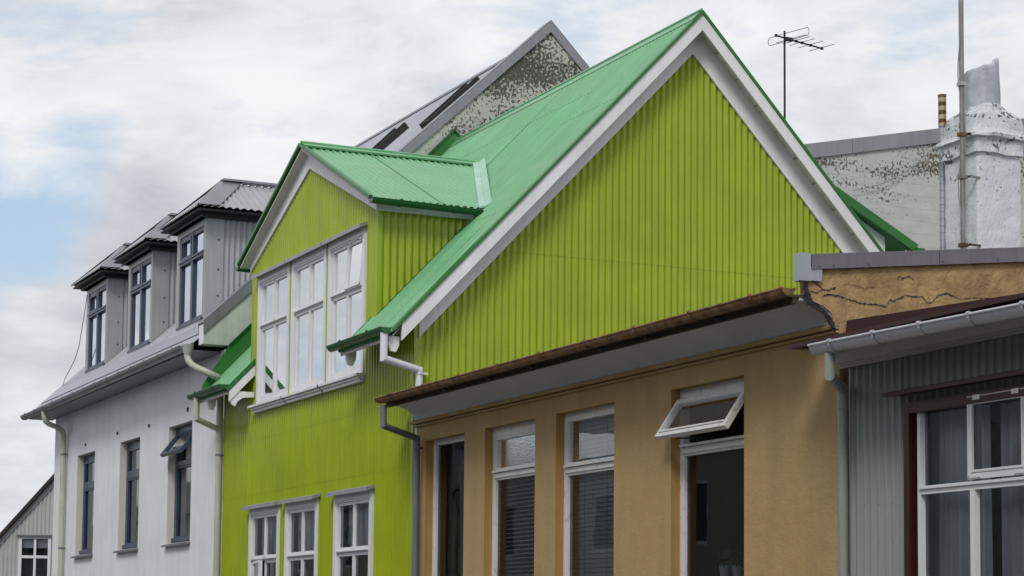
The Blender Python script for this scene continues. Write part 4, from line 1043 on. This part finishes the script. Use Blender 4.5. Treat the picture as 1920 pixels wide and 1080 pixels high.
# ------------------------------------------------------------------ SAGE HOUSE (right)
def sage_house():
    H = thing('sage_house', 'sage green corrugated house with dark red window trim and silver gutter', 'house', (XG, YF, 0))
    X1 = -3.0
    wx0, wx1, wz0, wz1 = onY(1706, 745).x, -8.35, .95, 3.03
    m = MB()
    holes = [(wx0+.05, wx1-.05, wz0+.03, wz1-.03)]
    m.corr((0, YF, 0), (1, 0, 0), (0, 0, 1), (0, -1, 0), XG, X1, 0, 3.33, pitch=.0763, amp=.0125, holes=holes, seg=10, nails=(1.4, 2.18, 2.42, 3.20), nstep=2, trap=True)
    # flared lower edge over the window head
    m.corr((0, YF-.012, 0), (1, 0, 0), (0, 0, 1), (0, -1, 0), wx0-.02, wx1+.02, 3.075, 3.36, pitch=.0763, amp=.0125, seg=10, trap=True, nails=(3.24,), nstep=2)
    m.build('front_wall', 'sage_corr', H)
    m = MB(); m.quad((X1, YF, 0), (X1, 14, 0), (X1, 14, 4.2), (X1, YF, 3.4)); m.quad((XG, 14, 0), (XG, 14, 4.2), (X1, 14, 4.2), (X1, 14, 0)); m.build('side_wall', 'sage_corr', H)
    zrf = lambda y: 3.44+.203*(y-7.05)
    m = MB(); L = math.hypot(7, 7*.203)
    m.hexa([(XA+.055, 7.06, 3.40), (X1, 7.06, 3.40), (X1, 14, 4.55), (XA+.055, 14, 4.55), (XA+.055, 7.06, 3.425), (X1, 7.06, 3.425), (X1, 14, 4.575), (XA+.055, 14, 4.575)]); ro = m.build('roof', 'maroon_roof', H)
    m = MB()   # upstand against the ochre parapet
    zu = lambda y: 3.624+.203*(y-7.546)
    m.prism([(XA+.034, 7.50, 3.35), (XA+.034, 7.535, zu(7.54)), (XA+.034, 14, zu(14)), (XA+.034, 14, zu(14)-.55)], (.02, 0, 0))
    m.box(XA-.03, XA+.05, 7.12, 7.42, 3.418, 3.436)
    m.build('verge_flashing', 'maroon_roof', ro)
    m = MB(); m.box(XA+.09, X1, 7.17, YF-.10, 3.385, 3.398); m.build('eave_soffit', 'light_board', H)
    m = MB()   # pale cornice board with beads
    a = onY(1566, 680, 7.42).x
    m.prism([(a, YF-.020, 3.300), (a, YF-.050, 3.300), (a, YF-.050, 3.312), (a, YF-.065, 3.314), (a, YF-.065, 3.325), (a, YF-.085, 3.328), (a, YF-.12, 3.405), (a, YF-.02, 3.42)], (X1-a, 0, 0))
    m.build('cornice_board', 'light_board', H)
    ga = onY(1531, 649, 7.07); gb0 = onY(1920, 574, 7.07); d = (gb0-ga); gb = ga+d*(3.2)
    half_gutter(H, ga, gb, .060, 'gutter_silver', clips=14, lipr=.010)
    # downpipe
    p0 = onY(1556, 662, 7.07); p1 = onY(1556, 705, 7.07); p2 = onY(1580, 728, 7.44)
    pipe(H, [p0, p1, p2, V((p2.x, 7.44, .1))], .033, 'pipe_sage', joints=[V((p2.x, 7.44, onY(1580, 760, 7.44).z))])
    # window
    W = MB(); yo = YF-.05
    frame_box(W, wx0, wx1, wz0, wz1-.02, yo, YF+.03, .085, .08, .06)
    frame_box(W, wx0+.05, wx1-.05, wz0+.05, wz1-.05, yo-.018, YF, .03, .03, .04)
    wo = W.build('window', 'maroon', H)
    m = MB(); m.prism([(wx0-.09, YF-.01, wz1+.075), (wx0-.09, YF-.14, wz1+.045), (wx0-.09, YF-.14, wz1+.02), (wx0-.09, YF-.01, wz1+.035)], (wx1-wx0+.18, 0, 0)); m.build('window_head', 'maroon', wo)
    fx0 = onY(1726, 800, YF-.01).x; fz1 = onY(1727, 764, YF-.01).z
    xm = onY(1826, 800, YF-.02).x; xr = xm+(xm-fx0)*.98; rz = 2.475
    f = MB(); frame_box(f, fx0, wx1-.09, wz0+.1, fz1, YF-.035, YF+.02, .03, .03, .02)
    f.box(fx0+.03, wx1-.1, YF-.037, YF+.02, rz-.030, rz+.02); f.box(fx0+.03, wx1-.1, YF-.052, YF-.036, rz+.0, rz+.016)
    for xx in (xm, xr): f.box(xx-.022, xx+.022, YF-.036, YF+.02, wz0+.12, fz1-.01)
    f.build('window_frame', 'white_window', wo)
    s_ = MB(); frame_box(s_, xm-.014, xr+.01, rz+.028, fz1+.012, YF-.058, YF-.037, .045, .05, .045)
    frame_box(s_, xm+.022, xr-.026, rz+.068, fz1-.026, YF-.064, YF-.055, .014)
    for hx, hz in ((xm+.05, fz1), (xr-.12, fz1)):      # hinges and corner straps
        s_.box(hx, hx+.065, YF-.068, YF-.056, hz-.014, hz+.014)
    for hx in (xm-.008, xr-.010):
        s_.box(hx, hx+.014, YF-.062, YF-.056, fz1-.15, fz1); s_.box(hx, hx+.014, YF-.062, YF-.056, rz+.035, rz+.16)
    s_.box(xm, xm+.11, YF-.062, YF-.056, rz+.036, rz+.05); s_.box(xr-.11, xr, YF-.062, YF-.056, rz+.036, rz+.05)
    s_.build('sash', 'white_window', wo)
    for a, b, c, e, y in ((fx0+.03, xm-.02, rz+.02, fz1-.02, YF+.0), (xm+.03, xr-.03, rz+.07, fz1-.03, YF-.045), (xr+.02, wx1-.12, rz+.02, fz1-.02, YF), (fx0+.03, xm-.02, wz0+.12, rz-.03, YF), (xm+.02, xr-.02, wz0+.12, rz-.03, YF), (xr+.02, wx1-.12, wz0+.12, rz-.03, YF)):
        g = MB(); g.quad((a, y, c), (b, y, c), (b, y, e), (a, y, e)); g.build('pane', 'glass_dark', wo)
    room(wo, wx0-.8, wx1-.04, wz0, wz1, YF+.04, 1.2)
    curtain('curtain', fx0-.45, xm-.12, wz0, fz1-.01, YF+.17, 'curtain_grey', 'gathered grey curtain behind the left panes of the red trimmed window', 'curtain', None, folds=9, amp=.03)
    curtain('curtain', xm-.10, wx1-.1, wz0, fz1-.01, YF+.23, 'curtain_grey', 'gathered grey curtain behind the hinged right sash of the red trimmed window', 'curtain', None, folds=14, amp=.035)
sage_house()

# ------------------------------------------------------------------ FAR LEFT HOUSE
def far_house():
    X = -38.0; H = thing('gabled_house', 'small house with pale battened gable and black roof edge, at the lower left', 'house', (X, 8.4, 0))
    zt = lambda y: 3.29+1.15*(y-7.383)
    ya, yb = 6.35, 9.9
    zg = lambda y: zt(min(y, 2*yb-y)) if True else 0
    m = MB()
    m.corr((X, 0, 0), (0, 1, 0), (0, 0, 1), (1, 0, 0), ya, 2*yb-ya, 0, lambda y: zg(y)-.16, pitch=.075, amp=.0125, seg=8, holes=[(7.76, 8.30, 1.9, 3.24)])
    m.corr((0, ya, 0), (1, 0, 0), (0, 0, 1), (0, -1, 0), X-9, X, 0, zg(ya)-.15, pitch=.075, amp=.0125, seg=4)
    m.build('wall', 'bat_white', H)
    m = MB()
    pr = [(ya-.3, zg(ya)-.34), (yb, zt(yb)), (2*yb-ya+.3, zg(ya)-.34), (2*yb-ya+.3, zg(ya)-.42), (yb, zt(yb)-.09), (ya-.3, zg(ya)-.42)]
    m.prism([(X+.12, y, z) for y, z in pr], (-9.2, 0, 0)); m.build('roof', 'timber_black', H)
    m = MB(); m.prism([(X+.03, y, z-.09) for y, z in pr[:3]]+[(X+.03, y, z-.12) for y, z in pr[3:]], (-.02, 0, 0)); m.build('barge_board', 'grey_corr', H)
    H.rotation_euler.z = R(-25)
    y0, y1, zt_ = 7.74, 8.31, 3.255
    w = MB()
    def yb_(a, b, c, e, x0, x1): w.box(x0, x1, a, b, c, e)
    yb_(y0-.01, y0+.045, 1.9, zt_, X, X+.045); yb_(y1-.045, y1+.01, 1.9, zt_, X, X+.045); yb_(y0, y1, zt_-.04, zt_, X, X+.043)
    yb_((y0+y1)/2-.022, (y0+y1)/2+.022, 1.9, zt_, X, X+.03); yb_(y0, y1, 2.86, 2.91, X, X+.035)
    wo = w.build('window', 'white_window', H)
    m = MB(); m.box(X, X+.09, y0-.05, y1+.03, zt_+.002, zt_+.03); m.build('window_head', 'zinc_dark', wo)
    g = MB(); g.quad((X+.01, y0, 1.9), (X+.01, y1, 1.9), (X+.01, y1, zt_), (X+.01, y0, zt_)); g.build('pane', 'glass_dark', wo)
    r = MB(); r.quad((X-.3, y0-.1, 1.8), (X-.3, y1+.1, 1.8), (X-.3, y1+.1, 3.3), (X-.3, y0-.1, 3.3)); r.build('window_niche', 'room_dark', wo)
    curt = MB(); curt.quad((X-.06, y0+.02, 3.05), (X-.06, y1-.02, 3.05), (X-.06, y1-.02, 3.22), (X-.06, y0+.02, 3.22)); cb = curt.build('roller_blind', 'curtain_grey'); cb.data.transform(Matrix.Translation((X, 8.4, 0)) @ Matrix.Rotation(R(-25), 4, 'Z') @ Matrix.Translation((-X, -8.4, 0))); setp(cb, 'grey roller blind pulled part way down in the small far gable window', 'blind')
far_house()

# ------------------------------------------------------------------ BACKGROUND BUILDING (right)
def back_house():
    X = -23.0; H = thing('back_house', 'pale board marked wall with grey metal coping, behind the green gable', 'building', (X, 17, 0))
    zt = lambda y: 8.087+.21*(y-14.919)
    m = MB()
    k = 0; z = 5.0
    m.prism([(X, 14.2, 0), (X, 14.2, zt(14.2)-.05), (X, 20.5, zt(20.5)-.05), (X, 20.5, 0)], (-7, 0, 0))
    while z < 8.6:
        ymin = 14.2 if z < zt(14.2)-.3 else 14.919+(z+.25-8.087)/.21
        m.box(X, X+.0015, ymin+.02, 20.4, z, z+.005); z += .17
    m.build('wall', 'board_wall', H)
    m = MB()
    for a, b in ((14.15, 15.60), (15.606, 18.3), (18.306, 20.55)):
        m.hexa([(X-.25, a, zt(a)-.20), (X+.03, a, zt(a)-.20), (X+.03, b, zt(b)-.20), (X-.25, b, zt(b)-.20), (X-.25, a, zt(a)), (X+.03, a, zt(a)), (X+.03, b, zt(b)), (X-.25, b, zt(b))])
    m.build('coping', 'zinc', H)
    w = MB(); a = onX(1758, 272, X+.05); pts = []
    for i in range(12):
        t = i/11; p = a.lerp(onX(1600, 357, X+.05), t); p.z -= .22*math.sin(math.pi*t)*.6; pts.append(p)
    w.tube(pts, .006, 5); w.build('wire', 'cable', H)
back_house()

# ------------------------------------------------------------------ ANTENNAS
def antennas():
    X = -21.0; p = onX(1471, 58, X); y = p.y; zb = zr(y)-.05
    T = thing('tv_antenna', 'television aerial on a dark pole behind the green roof ridge', 'antenna', (X, y, zb))
    MB().tube([(X, y, zb), (X, y, p.z)], .013*1.0, 10).build('mast', 'blackish', T)
    b = V((-.27, .963, -.0)); e = V((.963, .27, 0)); zc = onX(1471, 73, X).z
    C0 = V((X+.03, y, zc))
    def at(px, py):   # point along boom for a picture x
        best = None
        for i in range(400):
            t = -.5+i*.005; q = C0+b*t; d = q-EYE; xx = 960+F*d.dot(CR)/d.dot(_fw)
            if best is None or abs(xx-px) < best[0]: best = (abs(xx-px), t)
        return best[1]
    t0, t1 = at(1455, 0), at(1541, 0)
    A, B = C0+b*t0, C0+b*t1
    bm = MB(); bm.tube([A, B], .011, 8)
    for t in (t0, t1, at(1483, 0), at(1493, 0), at(1504, 0), at(1520, 0)): c = C0+b*t; bm.box(c.x-.014, c.x+.014, c.y-.014, c.y+.014, c.z-.014, c.z+.016)
    bm.box(C0.x-.02, C0.x+.03, C0.y-.02, C0.y+.09, C0.z-.03, C0.z+.01)
    bm.build('boom', 'blackish', T)
    for px, hl in ((1541, .20), (1520, .20), (1504, .20), (1493, .22), (1483, .24)):
        c = C0+b*at(px, 0)+V((0, 0, .012)); MB().tube([c-e*hl, c+e*hl], .0045, 6).build('rod', 'galv_pole', T)
    c = C0+b*at(1478, 0); hl = .29; w = .05; loop = []
    for i in range(25):
        a = i/24*2*math.pi; loop.append(c+e*(hl*(1 if math.cos(a) > 0 else -1)*min(1, abs(math.cos(a))*6)+math.cos(a)*.04)+V((0, 0, .03))+V((0, 0, 1))*math.sin(a)*w)
    MB().tube(loop, .0045, 6).build('folded_dipole', 'galv_pole', T)
    # tall pole clamped to the chimney
    yq = 12.93; a = onY(1804.5, 300, yq); x = a.x
    ztop = onY(1803, 0, yq).z+1.2
    T = thing('antenna_pole', 'tall galvanised pole strapped to the white chimney', 'pole', (x, yq, 4.6))
    q = MB(); q.tube([(x, yq, 4.5), (x, yq, ztop)], .026, 12); q.build('pole', 'galv_pole', T)
    c = MB(); pts = []
    for i in range(30):
        z = 4.8+i*.14; pts.append((x+.030*math.cos(i*.9), yq-.012+.030*math.sin(i*.55), z))
    c.tube(pts, .006, 5); c.build('coax_cable', 'cable', T)
    for py, mt in ((157, 'zinc_light'), (252, 'rust'), (332, 'galv_pole'), (460, 'brown_board')):
        z = onY(1805, py, yq).z; k = MB()
        k.box(x-.036, x+.036, yq-.038, yq+.036, z-.02, z+.02)
        if py > 200: k.box(x-.01, x+.07, yq+.03, yq+.045, z-.010, z+.010); k.box(x+.055, x+.07, yq+.03, 13.10, z-.010, z+.010)
        k.build('bracket', mt, T)
    # loose wire at the far dormer
    pts = [onY(164-.4, 553, 7.68), onY(158, 590, 7.6), onY(153, 620, 7.6), onY(148, 650, 7.6), onY(140, 675, 7.6), onY(128, 698, 7.6), onY(121, 712, 7.5), onY(117, 724, 7.45)]
    w = MB(); w.tube(pts, .007, 6); setp(w.build('loose_wire', 'cable'), 'thin loose wire dangling from the farthest grey dormer to the roof edge', 'wire')
antennas()

# ------------------------------------------------------------------ houses across the street (seen only in the window glass)
def opposite():
    y0 = -2.5
    spec = [(8, -6, 5.4, 0, 'opp_grey', 'grey terraced house across the street with flat parapet'), (-6.2, -17, 4.6, 1.8, 'opp_brown', 'brown terraced house across the street with pitched roof'),
            (-17.2, -29, 5.3, 0, 'opp_grey', 'long grey block across the street with a flat roof'), (-29.2, -36, 4.7, 0, 'opp_brown', 'low brown workshop across the street'), (-36.2, -41, 5.5, 0, 'opp_grey', 'narrow grey house across the street'), (-41.2, -49, 4.6, 2.4, 'opp_brown', 'brown house across the street with steep gable to the road'), (-49.2, -58, 5.6, 1.8, 'opp_grey', 'last grey house across the street'), (-58.2, -75, 5.2, 2.0, 'opp_brown', 'far brown house across the street')]
    for a, b, h, g, mt, lab in spec:
        H = thing('terraced_house', lab, 'house', (a, y0, 0))
        xs = (b, a); w = MB(); hs = []
        n = max(1, int((a-b)/2.6))
        for i in range(n):
            cx = b+(i+.5)*(a-b)/n
            for z0, z1 in ((1.0, 2.3), (3.1, 4.2)): hs.append((cx-.45, cx+.45, z0, z1))
        w.v = []; 
        # front face at y0 looking to +y
        X_ = sorted({b, a, *[q[0] for q in hs], *[q[1] for q in hs]}); Z_ = sorted({0, h, *[q[2] for q in hs], *[q[3] for q in hs]})
        for i in range(len(X_)-1):
            for k in range(len(Z_)-1):
                c0, c1 = (X_[i]+X_[i+1])/2, (Z_[k]+Z_[k+1])/2
                if any(q[0] < c0 < q[1] and q[2] < c1 < q[3] for q in hs): continue
                w.quad((X_[i+1], y0, Z_[k]), (X_[i], y0, Z_[k]), (X_[i], y0, Z_[k+1]), (X_[i+1], y0, Z_[k+1]))
        for x in (a, b): w.quad((x, y0, 0), (x, y0-8, 0), (x, y0-8, h), (x, y0, h))
        w.quad((a, y0-8, 0), (b, y0-8, 0), (b, y0-8, h), (a, y0-8, h)); w.build('wall', mt, H)
        r = MB()
        if g: 
            for x in (a-.003, b+.003): r.poly([(x, y0, h), (x, y0-8, h), (x, y0-4, h+g)])
            r.quad((a, y0+.25, h-.1), (b, y0+.25, h-.1), (b, y0-4, h+g), (a, y0-4, h+g)); r.quad((a, y0-4, h+g), (b, y0-4, h+g), (b, y0-8.2, h-.1), (a, y0-8.2, h-.1))
        else: r.box(b-.0, a+.0, y0-8.1, y0+.1, h+.002, h+.16)
        r.build('roof', 'opp_roof', H)
        for q in hs:
            f = MB(); frame_box(f, q[0], q[1], q[2], q[3], y0-.08, y0-.02, .06); fo = f.build('window', 'white_window', H)
            p = MB(); p.quad((q[0]+.05, y0-.06, q[2]+.05), (q[1]-.05, y0-.06, q[2]+.05), (q[1]-.05, y0-.06, q[3]-.05), (q[0]+.05, y0-.06, q[3]-.05)); p.build('pane', 'blackish', fo)
opposite()

# ------------------------------------------------------------------ camera
cam = bpy.data.cameras.new('camera'); co = bpy.data.objects.new('camera', cam); col.objects.link(co)
cam.sensor_width = 36; cam.lens = F/1920*36; cam.shift_y = (CY-540)/1920; cam.clip_end = 2000; cam.clip_start = .1
mw = Matrix((CR, CU, -_fw)).transposed().to_4x4(); mw.translation = EYE; co.matrix_world = mw
sc.camera = co

# ------------------------------------------------------------------ light
SUN_EL, SUN_AZ = R(44), R(132)       # azimuth from +Y clockwise
w = bpy.data.worlds.new('World'); sc.world = w; w.use_nodes = True; nt = w.node_tree
bg = nt.nodes['Background']; bg.inputs['Strength'].default_value = .088
sky = N(nt, 'ShaderNodeTexSky', sky_type='NISHITA'); sky.sun_disc = False; sky.sun_elevation = SUN_EL; sky.sun_rotation = SUN_AZ
sky.air_density = 1.0; sky.dust_density = 1.2; sky.ozone_density = 1.5
tc = N(nt, 'ShaderNodeTexCoord')
def wnoise(scale, detail, rough, loc, sc_=(1, 1, 2.6), dist=.3):
    mp = N(nt, 'ShaderNodeMapping'); mp.inputs['Scale'].default_value = sc_; mp.inputs['Location'].default_value = loc
    nt.links.new(tc.outputs['Generated'], mp.inputs['Vector']); no = N(nt, 'ShaderNodeTexNoise'); no.inputs['Scale'].default_value = scale; no.inputs['Detail'].default_value = detail; no.inputs['Roughness'].default_value = rough; no.inputs['Distortion'].default_value = dist
    nt.links.new(mp.outputs['Vector'], no.inputs['Vector']); return no.outputs['Fac']
def patch(px, py, size, amt):      # a patch of sky around a compass direction
    d = ray(px, py).normalized()
    vm = N(nt, 'ShaderNodeVectorMath', operation='DISTANCE'); nt.links.new(tc.outputs['Generated'], vm.inputs[0]); vm.inputs[1].default_value = d
    mr = N(nt, 'ShaderNodeMapRange', interpolation_type='SMOOTHSTEP'); mr.inputs['From Min'].default_value = 0; mr.inputs['From Max'].default_value = size
    mr.inputs['To Min'].default_value = amt; mr.inputs['To Max'].default_value = 0; nt.links.new(vm.outputs['Value'], mr.inputs['Value']); return mr.outputs[0]
def addn(*a):
    o = a[0]
    for b in a[1:]:
        n = N(nt, 'ShaderNodeMath', operation='ADD'); nt.links.new(o, n.inputs[0])
        if isinstance(b, float): n.inputs[1].default_value = b
        else: nt.links.new(b, n.inputs[1])
        o = n.outputs[0]
    return o
cv = addn(wnoise(5.5, 10, .6, (.35, .1, .2)), patch(40, 470, .10, -.20), patch(190, 330, .045, -.10), patch(1000, 160, .05, -.16), patch(100, 650, .035, .25), patch(30, 320, .05, .16), patch(300, 430, .07, .3), .10)
cover = ramp(nt, cv, [(.40, 0.), (.58, 1.)])
fine = wnoise(17, 8, .6, (1.3, .4, .6), (1, 1, 2.2), .8)
sh = addn(wnoise(5.2, 10, .58, (2.3, 1.1, .6)), mul(nt, fine, .22), -.11, patch(300, 400, .07, -.15), patch(560, 250, .08, .18), patch(60, 620, .03, .10), patch(60, 320, .04, .2), patch(0, 200, .06, .1))
shade = ramp(nt, sh, [(.30, (4.9, 5.1, 5.6)), (.44, (6.5, 6.7, 7.1)), (.54, (7.9, 8.05, 8.3)), (.66, (8.9, 8.95, 9.0))])
skyc = mix(nt, .55, sky.outputs['Color'], (6.0, 7.7, 9.4))
nt.links.new(mix(nt, cover, skyc, shade), bg.inputs['Color'])
sl = bpy.data.lights.new('sun', 'SUN'); sl.energy = 1.5; sl.angle = R(17); sl.color = (1, .96, .9)
so = bpy.data.objects.new('sun', sl); col.objects.link(so)
sd = V((math.sin(SUN_AZ)*math.cos(SUN_EL), math.cos(SUN_AZ)*math.cos(SUN_EL), math.sin(SUN_EL)))
so.rotation_euler = sd.to_track_quat('Z', 'Y').to_euler(); so.location = (5, -10, 30)
vs = sc.view_settings; vs.view_transform = 'Standard'; vs.look = 'None'; vs.exposure = .22; vs.gamma = 1; vs.use_curve_mapping = False
